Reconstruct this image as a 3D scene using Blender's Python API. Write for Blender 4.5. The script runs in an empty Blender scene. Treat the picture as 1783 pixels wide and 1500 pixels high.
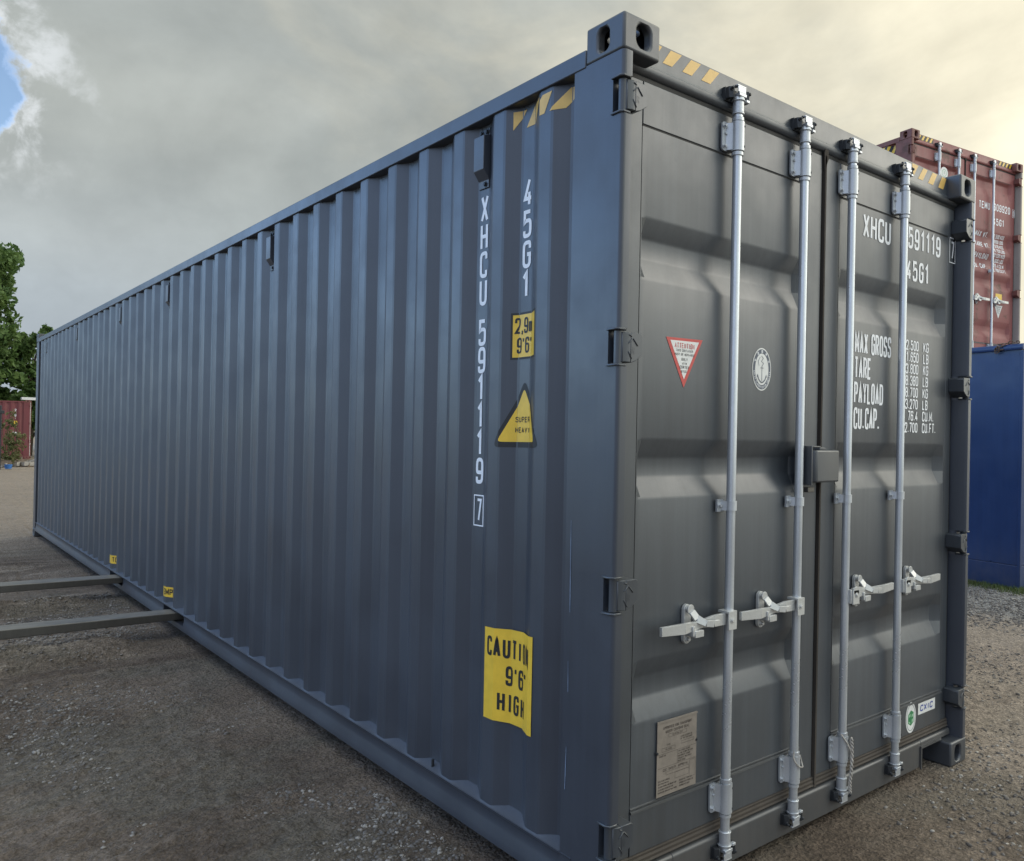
import bpy, math, random
import numpy as np
from mathutils import Matrix, Vector

S = bpy.context.scene
COL = S.collection
R = math.radians

# ------------------------------------------------------------------ camera
cam_d = bpy.data.cameras.new('camera')
cam = bpy.data.objects.new('camera', cam_d)
COL.objects.link(cam)
_rx, _rz, _ry = 1.5750, -0.7024, 0.0197
cam.matrix_world = (Matrix.Translation((-1.7356, -1.8377, 1.5733)) @ Matrix.Rotation(_rz, 4, 'Z')
                    @ Matrix.Rotation(_rx, 4, 'X') @ Matrix.Rotation(_ry, 4, 'Z'))
cam_d.sensor_fit = 'HORIZONTAL'
cam_d.sensor_width = 36.0
cam_d.lens = 1428.575 / 1783 * 36
cam_d.shift_x = (891.5 - 995.06) / 1783
cam_d.shift_y = (754.9 - 750.0) / 1783
cam_d.clip_start = 0.05
cam_d.clip_end = 2000
S.camera = cam

# ------------------------------------------------------------------ light
SUN_DIR = Vector((0.74, -0.56, 0.44)).normalized()
sun_d = bpy.data.lights.new('sun', 'SUN')
sun_d.energy = 0.6
sun_d.angle = R(24)
sun_d.color = (1.0, 0.93, 0.82)
sun = bpy.data.objects.new('sun', sun_d)
sun.rotation_euler = SUN_DIR.to_track_quat('Z', 'Y').to_euler()
sun.location = (8, -6, 12)
COL.objects.link(sun)

world = bpy.data.worlds.new('World')
S.world = world
world.use_nodes = True
S.view_settings.view_transform = 'Standard'
S.view_settings.look = 'None'
S.view_settings.exposure = 0.0
S.view_settings.gamma = 1.0
S.view_settings.use_curve_mapping = False


class NT:
    """small helper for writing node trees"""
    def __init__(s, tree):
        s.t = tree
        s.n = tree.nodes
        s.l = tree.links

    def new(s, typ, **kw):
        n = s.n.new(typ)
        for k, v in kw.items():
            if k.startswith('i_'):
                k = k[2:]
                k = int(k) if k.isdigit() else k.replace('_', ' ')
                s.put(n.inputs[k], v)
            else:
                setattr(n, k, v)
        return n

    def put(s, sock, v):
        if isinstance(v, bpy.types.NodeSocket):
            s.l.new(v, sock)
        elif isinstance(v, bpy.types.Node):
            s.l.new(v.outputs[0], sock)
        else:
            if isinstance(v, (tuple, list)) and sock.type == 'RGBA' and len(v) == 3:
                v = (*v, 1)
            sock.default_value = v

    def math(s, op, a, b=0.0, c=None, clamp=False):
        n = s.new('ShaderNodeMath', operation=op, use_clamp=clamp)
        s.put(n.inputs[0], a)
        s.put(n.inputs[1], b)
        if c is not None:
            s.put(n.inputs[2], c)
        return n.outputs[0]

    def vmath(s, op, a, b=(0, 0, 0), out=0):
        n = s.new('ShaderNodeVectorMath', operation=op)
        s.put(n.inputs[0], a)
        s.put(n.inputs[1], b)
        return n.outputs[out]

    def ramp(s, f, a, b, o0=0.0, o1=1.0, smooth=True):
        n = s.new('ShaderNodeMapRange', interpolation_type='SMOOTHSTEP' if smooth else 'LINEAR')
        s.put(n.inputs[0], f)
        for i, v in enumerate((a, b, o0, o1)):
            s.put(n.inputs[i + 1], v)
        return n.outputs[0]

    def mix(s, f, a, b, mode='MIX'):
        n = s.new('ShaderNodeMix', data_type='RGBA', blend_type=mode)
        s.put(n.inputs[0], f)
        s.put(n.inputs[6], a)
        s.put(n.inputs[7], b)
        return n.outputs[2]

    def noise(s, vec, scale, detail=4.0, rough=0.5, dist=0.0, col=False):
        n = s.new('ShaderNodeTexNoise')
        s.put(n.inputs['Vector'], vec)
        s.put(n.inputs['Scale'], scale)
        s.put(n.inputs['Detail'], detail)
        s.put(n.inputs['Roughness'], rough)
        s.put(n.inputs['Distortion'], dist)
        return n.outputs[1 if col else 0]

    def mapping(s, vec, scale=(1, 1, 1), loc=(0, 0, 0)):
        n = s.new('ShaderNodeMapping')
        s.put(n.inputs[0], vec)
        n.inputs['Scale'].default_value = scale
        n.inputs['Location'].default_value = loc
        return n.outputs[0]


def build_world():
    t = NT(world.node_tree)
    t.n.clear()
    out = t.new('ShaderNodeOutputWorld')
    bg = t.new('ShaderNodeBackground')
    bg.inputs[1].default_value = 0.1
    t.l.new(bg.outputs[0], out.inputs[0])
    sky = t.new('ShaderNodeTexSky', sky_type='NISHITA')
    sky.sun_disc = False
    sky.sun_elevation = math.asin(SUN_DIR.z)
    sky.sun_rotation = math.atan2(SUN_DIR.x, SUN_DIR.y)
    sky.air_density = 1.0
    sky.dust_density = 1.2
    tc = t.new('ShaderNodeTexCoord')
    d = tc.outputs['Generated']
    # clouds are flatter towards the horizon
    dz = t.new('ShaderNodeSeparateXYZ')
    t.put(dz.inputs[0], d)
    flat = t.mapping(d, (1, 1, 1.7))
    n1 = t.noise(flat, 2.1, 7, 0.58, 0.45)
    n2 = t.noise(t.mapping(d, (1, 1, 2.4), (3.1, 1.7, 0.4)), 1.3, 5, 0.5, 0.8)
    n3 = t.noise(t.mapping(d, (1, 1, 1.3), (7.7, 2.1, 5.2)), 9.0, 6, 0.6, 0.2)
    # opening in the clouds (upper left of the view, and a wider one away to the left)
    def away(az, el):
        v = Vector((math.sin(R(az)) * math.cos(R(el)), math.cos(R(az)) * math.cos(R(el)), math.sin(R(el))))
        q_ = t.math('ARCCOSINE', t.math('MINIMUM', t.vmath('DOT_PRODUCT', d, tuple(v), out=1), 1.0))
        return t.math('MULTIPLY', q_, 57.2958)
    sg = t.math('MAXIMUM', t.math('SUBTRACT', 3.6, away(2.6, 18.6)), t.math('SUBTRACT', 7.0, away(-8.5, 22.0)))
    sg = t.math('MAXIMUM', sg, t.math('SUBTRACT', 9.0, away(-24.0, 27.0)))
    n5 = t.noise(d, 26.0, 5, 0.6, 0.3)
    sg = t.math('ADD', sg, t.math('MULTIPLY', t.math('SUBTRACT', n5, 0.5), 3.2))
    sg = t.math('ADD', sg, t.math('MULTIPLY', t.math('SUBTRACT', n3, 0.5), 3.0))
    g1 = t.math('MULTIPLY', t.ramp(sg, -0.25, 0.55), 0.86)
    edge = t.math('MULTIPLY', t.ramp(sg, -3.6, -0.3), t.math('SUBTRACT', 1.0, g1))
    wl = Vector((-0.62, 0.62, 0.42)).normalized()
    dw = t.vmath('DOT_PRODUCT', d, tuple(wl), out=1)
    g2 = t.ramp(t.math('ADD', dw, t.math('MULTIPLY', t.math('SUBTRACT', n1, 0.5), 0.35)), 0.80, 0.95)  # blue sky beyond the left edge, strengthened to light the side wall
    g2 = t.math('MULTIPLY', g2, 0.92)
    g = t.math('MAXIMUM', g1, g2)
    # cloud colour
    glow = Vector((0.90, 0.22, 0.36)).normalized()
    dl = t.vmath('DOT_PRODUCT', d, tuple(glow), out=1)
    gn = t.noise(t.mapping(d, (1, 1, 1.6), (2.2, 9.1, 3.3)), 3.4, 6, 0.55, 0.5)
    gl = t.ramp(t.math('ADD', dl, t.math('MULTIPLY', t.math('SUBTRACT', gn, 0.5), 0.75)), 0.62, 1.04)
    gl2 = t.ramp(t.math('ADD', dl, t.math('MULTIPLY', t.math('SUBTRACT', gn, 0.5), 0.22)), 0.88, 1.02)
    low = t.ramp(dz.outputs[2], 0.0, 0.34)
    cool = t.ramp(t.vmath('DOT_PRODUCT', d, (-0.12, 0.98, 0.1), out=1), 0.75, 1.0)
    c = t.mix(t.ramp(n2, 0.30, 0.72), (3.6, 3.95, 3.9), (4.9, 5.2, 4.95))
    c = t.mix(t.math('MULTIPLY', cool, t.math('SUBTRACT', 1.0, low)), c, (4.0, 4.6, 5.2))
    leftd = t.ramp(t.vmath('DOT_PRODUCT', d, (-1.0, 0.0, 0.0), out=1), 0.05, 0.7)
    c = t.mix(leftd, c, (6.2, 7.4, 9.6))  # unseen left clouds tinted brighter blue for the wall's reflections
    hz = t.ramp(dz.outputs[2], 0.32, 0.10, 1.0, 1.24)
    c = t.mix(1.0, c, t.new('ShaderNodeCombineXYZ', i_0=hz, i_1=hz, i_2=hz), 'MULTIPLY')
    c = t.mix(gl, c, (8.2, 7.8, 6.3))
    c = t.mix(t.math('MULTIPLY', gl2, 0.8), c, (10.6, 9.9, 7.7))
    br = t.ramp(n1, 0.28, 0.72, 0.84, 1.12)
    br = t.math('MULTIPLY', br, t.ramp(n3, 0.25, 0.75, 0.94, 1.06))
    c = t.mix(1.0, c, t.new('ShaderNodeCombineXYZ', i_0=br, i_1=br, i_2=br), 'MULTIPLY')
    c = t.mix(t.math('MULTIPLY', edge, t.ramp(n5, 0.40, 0.62, 0.0, 0.95)), c, (7.6, 8.0, 8.2))
    # overcast brightening overhead and sunward, boosted out of view to light the scene
    sunside_fill = t.ramp(t.vmath('DOT_PRODUCT', d, tuple(Vector((0.60, -0.72, 0.40)).normalized()), out=1), 0.42, 0.92, 0.0, 2.25)
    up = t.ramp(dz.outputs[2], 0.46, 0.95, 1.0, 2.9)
    up = t.math('ADD', up, sunside_fill)
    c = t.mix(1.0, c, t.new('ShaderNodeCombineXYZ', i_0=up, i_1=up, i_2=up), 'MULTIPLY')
    skyc = t.mix(1.0, sky, t.mix(g1, (3.6, 4.1, 5.0), (1.45, 1.55, 1.6)), 'MULTIPLY')
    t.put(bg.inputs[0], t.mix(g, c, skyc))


build_world()

# ------------------------------------------------------------------ materials
M = {}


def mat(name):
    m = bpy.data.materials.new(name)
    m.use_nodes = True
    t = NT(m.node_tree)
    b = t.n['Principled BSDF']
    tc = t.new('ShaderNodeTexCoord')
    M[name] = m
    return m, t, b, tc.outputs['Object']


def paint(name, col, rough=0.42, bump=0.12, dirt=0.0, dirtcol=(0.14, 0.12, 0.10), rust=0.0, spec=0.5, streak=0.5):
    m, t, b, co = mat(name)
    big = t.noise(co, 1.1, 5, 0.6)
    st = t.noise(t.mapping(co, (38, 38, 1.1)), 1.0, 4, 0.6)
    fine = t.noise(co, 160, 3, 0.6)
    v = t.ramp(big, 0.3, 0.7, 0.90, 1.10)
    v = t.math('MULTIPLY', v, t.ramp(st, 0.3, 0.7, 1 - 0.11 * streak, 1 + 0.11 * streak))
    v = t.math('MULTIPLY', v, t.ramp(fine, 0.3, 0.7, 0.96, 1.04))
    c = t.mix(1.0, (*col, 1), t.new('ShaderNodeCombineXYZ', i_0=v, i_1=v, i_2=v), 'MULTIPLY')
    if dirt:
        sep = t.new('ShaderNodeSeparateXYZ')
        t.put(sep.inputs[0], co)
        z = t.math('ADD', sep.outputs[2], t.math('MULTIPLY', t.math('SUBTRACT', st, 0.5), 0.35))
        f = t.math('MULTIPLY', t.ramp(z, 0.62, 0.02), dirt)
        f = t.math('MULTIPLY', f, t.ramp(t.noise(co, 9, 6, 0.7), 0.3, 0.7, 0.35, 1.0))
        c = t.mix(f, c, dirtcol)
    if rust:
        r1 = t.noise(co, 3.2, 9, 0.72)
        c = t.mix(t.ramp(r1, 0.60 - 0.1 * rust, 0.72 - 0.06 * rust), c, (0.10, 0.040, 0.022))
        c = t.mix(t.math('MULTIPLY', t.ramp(t.noise(t.mapping(co, (9, 9, 0.7)), 1.3, 7, 0.7), 0.48, 0.75), 0.5 * rust), c, (0.21, 0.16, 0.14))
    t.put(b.inputs['Base Color'], c)
    t.put(b.inputs['Roughness'], t.ramp(t.noise(co, 2.3, 6, 0.65), 0.3, 0.7, rough - 0.06, rough + 0.08))
    b.inputs['Specular IOR Level'].default_value = spec
    bp = t.new('ShaderNodeBump')
    bp.inputs['Strength'].default_value = bump
    bp.inputs['Distance'].default_value = 0.004
    h = t.math('ADD', t.math('MULTIPLY', fine, 0.25), t.math('MULTIPLY', t.noise(co, 2.6, 2, 0.4), 3.5))
    h = t.math('ADD', h, t.math('MULTIPLY', t.noise(t.mapping(co, (150, 150, 3)), 1.0, 2, 0.5), 0.22 * streak))
    t.put(bp.inputs['Height'], h)
    t.put(b.inputs['Normal'], bp)
    return m


paint('grey_paint', (0.034, 0.041, 0.055), 0.40, 0.05, dirt=0.14, dirtcol=(0.07, 0.062, 0.055), streak=0.5)
paint('door_paint', (0.048, 0.055, 0.063), 0.42, 0.08, dirt=0.25, dirtcol=(0.08, 0.07, 0.06), streak=1.0)
paint('sill_paint', (0.046, 0.050, 0.054), 0.46, 0.12, dirt=0.5, dirtcol=(0.09, 0.08, 0.07), streak=1.2)
paint('cast_paint', (0.042, 0.048, 0.056), 0.45, 0.25, dirt=0.15, dirtcol=(0.07, 0.062, 0.055))
paint('hinge_paint', (0.038, 0.044, 0.052), 0.38, 0.1)
paint('sealant', (0.052, 0.060, 0.076), 0.5, 0.2)
paint('red_paint', (0.26, 0.082, 0.074), 0.55, 0.25, rust=0.5)
paint('red_frame_paint', (0.19, 0.075, 0.060), 0.62, 0.4, rust=1.0)
paint('old_red_paint', (0.16, 0.036, 0.040), 0.55, 0.25, rust=0.4)
paint('faded_post_paint', (0.34, 0.30, 0.26), 0.7, 0.3, rust=0.4)
paint('blue_paint', (0.016, 0.042, 0.125), 0.36, 0.35, dirt=0.25)
paint('rubber', (0.030, 0.029, 0.027), 0.65, 0.2, dirt=0.0, spec=0.3)
paint('dirty_rubber', (0.055, 0.047, 0.040), 0.8, 0.5, dirt=0.9, dirtcol=(0.090, 0.076, 0.062), spec=0.2)
paint('galvanised', (0.50, 0.52, 0.54), 0.36, 0.25, streak=0.4)
paint('rod_steel', (0.60, 0.63, 0.66), 0.30, 0.01, streak=0.6)
paint('handle_steel', (0.52, 0.52, 0.50), 0.32, 0.3, streak=0.2)
paint('dark_steel', (0.035, 0.038, 0.042), 0.45, 0.3)
paint('worn_steel', (0.13, 0.122, 0.108), 0.38, 0.4, streak=0.4)
paint('rusty_steel', (0.12, 0.075, 0.05), 0.7, 0.5)
for n_ in ('grey_paint', 'cast_paint', 'hinge_paint', 'door_paint', 'sill_paint'):
    q_ = M[n_].node_tree.nodes['Principled BSDF']
    q_.inputs['Specular IOR Level'].default_value = 0.75
    q_.inputs['Coat Weight'].default_value = 0.12
    q_.inputs['Coat Roughness'].default_value = 0.28
for n_, mt_ in (('galvanised', 0.55), ('rod_steel', 0.65), ('handle_steel', 0.35), ('worn_steel', 0.6), ('dark_steel', 0.4)):
    M[n_].node_tree.nodes['Principled BSDF'].inputs['Metallic'].default_value = mt_


_m = M['worn_steel']
_t = NT(_m.node_tree)
_b = _t.n['Principled BSDF']
_src = _b.inputs['Base Color'].links[0].from_socket
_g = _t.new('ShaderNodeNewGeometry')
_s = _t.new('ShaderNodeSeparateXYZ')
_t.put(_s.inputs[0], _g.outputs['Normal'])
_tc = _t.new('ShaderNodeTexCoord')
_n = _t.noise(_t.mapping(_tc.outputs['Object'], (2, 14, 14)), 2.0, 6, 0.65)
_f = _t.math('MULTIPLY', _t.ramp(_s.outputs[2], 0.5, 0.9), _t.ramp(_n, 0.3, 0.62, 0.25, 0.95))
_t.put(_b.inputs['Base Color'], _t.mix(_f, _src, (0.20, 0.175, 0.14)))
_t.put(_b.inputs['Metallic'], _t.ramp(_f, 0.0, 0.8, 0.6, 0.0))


def plain(name, col, rough=0.5, var=0.06, spec=0.4):
    m, t, b, co = mat(name)
    v = t.ramp(t.noise(co, 22, 5, 0.6), 0.3, 0.7, 1 - var, 1 + var)
    t.put(b.inputs['Base Color'], t.mix(1.0, (*col, 1), t.new('ShaderNodeCombineXYZ', i_0=v, i_1=v, i_2=v), 'MULTIPLY'))
    b.inputs['Roughness'].default_value = rough
    b.inputs['Specular IOR Level'].default_value = spec
    return m


plain('white_print', (0.82, 0.83, 0.84), 0.5)
plain('white_film', (0.70, 0.70, 0.67), 0.4)
plain('yellow_film', (0.78, 0.50, 0.050), 0.35)
plain('yellow_tape', (0.72, 0.46, 0.13), 0.4)
plain('black_print', (0.022, 0.021, 0.020), 0.5)
plain('red_print', (0.52, 0.07, 0.06), 0.45)
plain('blue_print', (0.06, 0.09, 0.32), 0.45)
plain('navy_print', (0.085, 0.10, 0.13), 0.5)
plain('green_print', (0.035, 0.20, 0.075), 0.45)
plain('pale_green_print', (0.30, 0.50, 0.33), 0.45)
plain('plate_metal', (0.22, 0.19, 0.16), 0.42, 0.1)
plain('plate_print', (0.05, 0.04, 0.035), 0.5)
plain('scratch_mark', (0.20, 0.25, 0.33), 0.5, 0.3)
plain('timber', (0.16, 0.12, 0.085), 0.8, 0.25)
plain('rope', (0.40, 0.37, 0.33), 0.8, 0.2)
plain('white_plastic', (0.7, 0.7, 0.68), 0.5)
plain('bark', (0.075, 0.058, 0.042), 0.9, 0.3, 0.1)
plain('bright_blue_plastic', (0.05, 0.16, 0.42), 0.4)


def leafmat(name, a, b2):
    m, t, b, co = mat(name)
    n = t.noise(co, 0.9, 3, 0.6)
    n2 = t.noise(co, 7.0, 3, 0.6)
    c = t.mix(t.ramp(n, 0.35, 0.65), a, b2)
    c = t.mix(t.math('MULTIPLY', t.ramp(n2, 0.45, 0.7), 0.5), c, tuple(x * 1.6 for x in b2))
    t.put(b.inputs['Base Color'], c)
    b.inputs['Roughness'].default_value = 0.6
    b.inputs['Specular IOR Level'].default_value = 0.3
    tr = t.new('ShaderNodeBsdfTranslucent')
    t.put(tr.inputs[0], c)
    mx = t.new('ShaderNodeMixShader')
    mx.inputs[0].default_value = 0.3
    out = t.n['Material Output']
    t.l.new(b.outputs[0], mx.inputs[1])
    t.l.new(tr.outputs[0], mx.inputs[2])
    t.l.new(mx.outputs[0], out.inputs[0])


leafmat('dark_leaves', (0.055, 0.105, 0.030), (0.12, 0.19, 0.055))
leafmat('mid_leaves', (0.050, 0.095, 0.026), (0.11, 0.17, 0.050))
leafmat('weed_leaves', (0.10, 0.12, 0.045), (0.17, 0.16, 0.07))
leafmat('grass_blades', (0.075, 0.11, 0.035), (0.15, 0.16, 0.06))


def groundmat():
    m, t, b, co = mat('ground_gravel')
    b.inputs['Specular IOR Level'].default_value = 0.25
    n1 = t.noise(co, 0.55, 6, 0.6, 0.3)
    n2 = t.noise(t.mapping(co, (0.5, 2.4, 1)), 1.1, 6, 0.65, 0.5)
    n3 = t.noise(co, 60, 5, 0.7)
    n4 = t.noise(co, 14, 6, 0.7)
    vor = t.new('ShaderNodeTexVoronoi')
    t.put(vor.inputs['Vector'], co)
    vor.inputs['Scale'].default_value = 85
    c = t.mix(t.ramp(n1, 0.40, 0.60), (0.094, 0.070, 0.051), (0.168, 0.131, 0.098))
    c = t.mix(t.math('MULTIPLY', t.ramp(n2, 0.52, 0.72), 0.65), c, (0.22, 0.18, 0.142))
    # greener / greyer stony patches
    g = t.math('MULTIPLY', t.ramp(t.noise(t.mapping(co, (1, 1, 1), (5, 3, 0)), 0.8, 5, 0.6), 0.50, 0.62), 0.7)
    c = t.mix(g, c, (0.128, 0.110, 0.084))
    sx = t.new('ShaderNodeSeparateXYZ')
    t.put(sx.inputs[0], co)
    # lit ground painted paler, right and beyond the far end, outside the container's shade
    lit_right = t.ramp(t.math('ADD', sx.outputs[0], t.math('MULTIPLY', t.math('SUBTRACT', n1, 0.5), 3.0)), 1.0, 4.0)
    far = t.ramp(t.math('ADD', sx.outputs[1], t.math('MULTIPLY', t.math('SUBTRACT', n2, 0.5), 5.0)), 8.5, 13.0)
    c = t.mix(t.math('MULTIPLY', lit_right, 0.60), c, (0.315, 0.258, 0.206))
    c = t.mix(t.math('MULTIPLY', far, 0.75), c, (0.26, 0.21, 0.158))
    rid = t.math('MULTIPLY', t.ramp(sx.outputs[0], 0.1, -0.5), t.ramp(sx.outputs[1], 3.6, 4.8))
    rid = t.math('MULTIPLY', rid, t.ramp(t.noise(t.mapping(co, (0.7, 5.0, 1)), 1.2, 6, 0.7, 0.3), 0.50, 0.66))
    c = t.mix(t.math('MULTIPLY', rid, 0.75), c, (0.30, 0.25, 0.195))
    # grey chippings by the blue unit
    gb = t.math('MULTIPLY', t.ramp(sx.outputs[0], 5.9, 6.5), t.ramp(sx.outputs[0], 9.5, 8.0))
    c = t.mix(t.math('MULTIPLY', gb, 0.8), c, t.mix(t.ramp(n3, 0.35, 0.65), (0.11, 0.11, 0.105), (0.24, 0.24, 0.23)))
    v = t.math('MULTIPLY', t.ramp(n3, 0.3, 0.7, 0.66, 1.34), t.ramp(n4, 0.3, 0.7, 0.80, 1.20))
    v = t.math('MULTIPLY', v, t.ramp(vor.outputs['Color'], 0.1, 0.9, 0.88, 1.14))
    c = t.mix(1.0, c, t.new('ShaderNodeCombineXYZ', i_0=v, i_1=v, i_2=v), 'MULTIPLY')
    t.put(b.inputs['Base Color'], c)
    t.put(b.inputs['Roughness'], t.ramp(n2, 0.3, 0.7, 0.95, 0.78))
    bp = t.new('ShaderNodeBump')
    bp.inputs['Strength'].default_value = 0.9
    bp.inputs['Distance'].default_value = 0.020
    h = t.math('ADD', t.math('MULTIPLY', n3, 0.55), t.math('MULTIPLY', vor.outputs['Distance'], 0.35))
    h = t.math('ADD', h, t.math('MULTIPLY', n4, 1.0))
    v2 = t.new('ShaderNodeTexVoronoi')
    t.put(v2.inputs['Vector'], t.vmath('ADD', co, t.vmath('MULTIPLY', t.noise(co, 30, 3, 0.6, col=True), (0.03, 0.03, 0.03))))
    v2.inputs['Scale'].default_value = 36
    h = t.math('SUBTRACT', h, t.math('MULTIPLY', t.ramp(v2.outputs['Distance'], 0.1, 0.7), 0.35))
    t.put(bp.inputs['Height'], h)
    t.put(b.inputs['Normal'], bp)


groundmat()


def stonemat():
    m, t, b, co = mat('stones')
    n = t.noise(co, 18, 2, 0.5)
    w = t.new('ShaderNodeTexWhiteNoise')
    t.put(w.inputs['Vector'], t.vmath('SNAP', co, (0.05, 0.05, 0.2)))
    c = t.mix(t.ramp(w.outputs[0], 0.0, 1.0), (0.09, 0.076, 0.063), (0.34, 0.31, 0.27))
    c = t.mix(t.ramp(n, 0.4, 0.6), c, (0.12, 0.105, 0.092))
    t.put(b.inputs['Base Color'], c)
    b.inputs['Roughness'].default_value = 0.85


stonemat()


# ------------------------------------------------------------------ mesh builder
class MB:
    def __init__(s):
        s.v = []
        s.f = []

    def add(s, vs, fs):
        o = len(s.v)
        s.v += [tuple(v) for v in vs]
        s.f += [tuple(o + i for i in f) for f in fs]
        return s

    def box(s, x0, x1, y0, y1, z0, z1):
        vs = [(x, y, z) for z in (z0, z1) for y in (y0, y1) for x in (x0, x1)]
        return s.add(vs, [(0, 2, 3, 1), (4, 5, 7, 6), (0, 1, 5, 4), (2, 6, 7, 3), (0, 4, 6, 2), (1, 3, 7, 5)])

    def prism(s, poly, axis, a, b):
        """poly: list of 2D points; axis 0: (y,z) along x; 1: (x,z) along y; 2: (x,y) along z"""
        n = len(poly)
        area = sum(poly[i][0] * poly[(i + 1) % n][1] - poly[(i + 1) % n][0] * poly[i][1] for i in range(n))
        if area < 0:
            poly = poly[::-1]

        def P(p, t):
            return ((t, p[0], p[1]), (p[0], t, p[1]), (p[0], p[1], t))[axis]
        vs = [P(p, a) for p in poly] + [P(p, b) for p in poly]
        fl = axis == 1
        fs = [tuple(range(n))[::-1], tuple(range(n, 2 * n))] + [(i, (i + 1) % n, n + (i + 1) % n, n + i) for i in range(n)]
        if fl:
            fs = [f[::-1] for f in fs]
        return s.add(vs, fs)

    def cyl(s, p0, p1, r, n=12, r2=None, cap=True):
        p0, p1 = Vector(p0), Vector(p1)
        r2 = r if r2 is None else r2
        d = (p1 - p0).normalized()
        a = d.orthogonal().normalized()
        b = d.cross(a)
        vs = []
        for p, rr in ((p0, r), (p1, r2)):
            vs += [p + (a * math.cos(2 * math.pi * i / n) + b * math.sin(2 * math.pi * i / n)) * rr for i in range(n)]
        fs = [(i, (i + 1) % n, n + (i + 1) % n, n + i) for i in range(n)]
        if cap:
            fs += [tuple(range(n))[::-1], tuple(range(n, 2 * n))]
        return s.add(vs, fs)

    def tube(s, pts, r, n=6):
        pts = [Vector(p) for p in pts]
        if not isinstance(r, (list, tuple)):
            r = [r] * len(pts)
        rings = []
        a = None
        for i, p in enumerate(pts):
            d = (pts[min(i + 1, len(pts) - 1)] - pts[max(i - 1, 0)]).normalized()
            if a is None:
                a = d.orthogonal().normalized()
            a = (a - d * a.dot(d)).normalized()
            b = d.cross(a)
            rings.append([p + (a * math.cos(2 * math.pi * k / n) + b * math.sin(2 * math.pi * k / n)) * r[i] for k in range(n)])
        vs = [v for g in rings for v in g]
        fs = []
        for i in range(len(pts) - 1):
            for k in range(n):
                fs.append((i * n + k, i * n + (k + 1) % n, (i + 1) * n + (k + 1) % n, (i + 1) * n + k))
        fs += [tuple(range(n))[::-1], tuple(range((len(pts) - 1) * n, len(pts) * n))]
        return s.add(vs, fs)

    def bolt(s, c, axis, r, h, n=6, washer=True):
        c = Vector(c)
        ax = Vector(axis).normalized()
        if washer:
            s.cyl(c, c + ax * h * 0.22, r * 1.45, 12)
        s.cyl(c + ax * h * 0.2, c + ax * h, r, n, r * 0.82)
        return s

    def mesh(s, name, m, smooth=None):
        me = bpy.data.meshes.new(name)
        me.from_pydata(s.v, [], s.f)
        me.materials.append(M[m])
        if smooth is not None:
            me.shade_smooth()
            me.set_sharp_from_angle(angle=R(smooth))
        me.update()
        return me

    def build(s, name, m, parent=None, smooth=None, bevel=0.0, seg=2, loc=None, label=None):
        me = s.mesh(name, m, 30 if (bevel and smooth is None) else smooth)
        o = bpy.data.objects.new(name, me)
        COL.objects.link(o)
        if parent is not None:
            o.parent = parent
        if loc:
            o.location = loc
        if bevel:
            add_bevel(o, bevel, seg)
        if label:
            o['label'] = label
        return o


def add_bevel(o, w, seg=2):
    b = o.modifiers.new('bevel', 'BEVEL')
    b.width = w
    b.segments = seg
    b.limit_method = 'ANGLE'
    b.angle_limit = R(28)
    b.use_clamp_overlap = True


def inst(o, loc, parent=None, rot=None):
    c = o.copy()
    COL.objects.link(c)
    c.parent = parent if parent is not None else o.parent
    c.location = loc
    if rot:
        c.rotation_euler = rot
    return c


def inst_tree(o, loc, parent=None):
    c = inst(o, loc, parent)
    for ch in list(o.children):
        d = ch.copy()
        COL.objects.link(d)
        d.parent = c
    return c


def thing(name, label, cat, loc=(0, 0, 0), rz=0.0, group=None):
    o = bpy.data.objects.new(name, None)
    o.empty_display_size = 0.2
    COL.objects.link(o)
    o.location = loc
    o.rotation_euler = (0, 0, rz)
    o['label'] = label
    o['category'] = cat
    if group:
        o['group'] = group
    return o


def tag(o, label, cat, group=None, kind=None):
    o['label'] = label
    o['category'] = cat
    if group:
        o['group'] = group
    if kind:
        o['kind'] = kind
    return o


# ------------------------------------------------------------------ stroke lettering
def rnd(pts, closed=False, n=4):
    """round the corners of a polyline whose points may carry a radius"""
    P = [(p[0], p[1], p[2] if len(p) > 2 else 0.0) for p in pts]
    out = []
    N = len(P)
    for i, (x, y, r) in enumerate(P):
        if r <= 0 or (not closed and i in (0, N - 1)):
            out.append((x, y))
            continue
        a = Vector((P[i - 1][0] - x, P[i - 1][1] - y))
        b = Vector((P[(i + 1) % N][0] - x, P[(i + 1) % N][1] - y))
        la, lb = a.length, b.length
        a.normalize()
        b.normalize()
        rr = min(r, la * 0.5, lb * 0.5)
        p0, p2, c = Vector((x, y)) + a * rr, Vector((x, y)) + b * rr, Vector((x, y))
        for k in range(n + 1):
            t = k / n
            q = p0 * (1 - t) ** 2 + c * 2 * t * (1 - t) * 1.0 + p2 * t ** 2
            # push towards a circular corner
            q = q.lerp(c, 0.10 * math.sin(math.pi * t))
            out.append((q.x, q.y))
    return out


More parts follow.
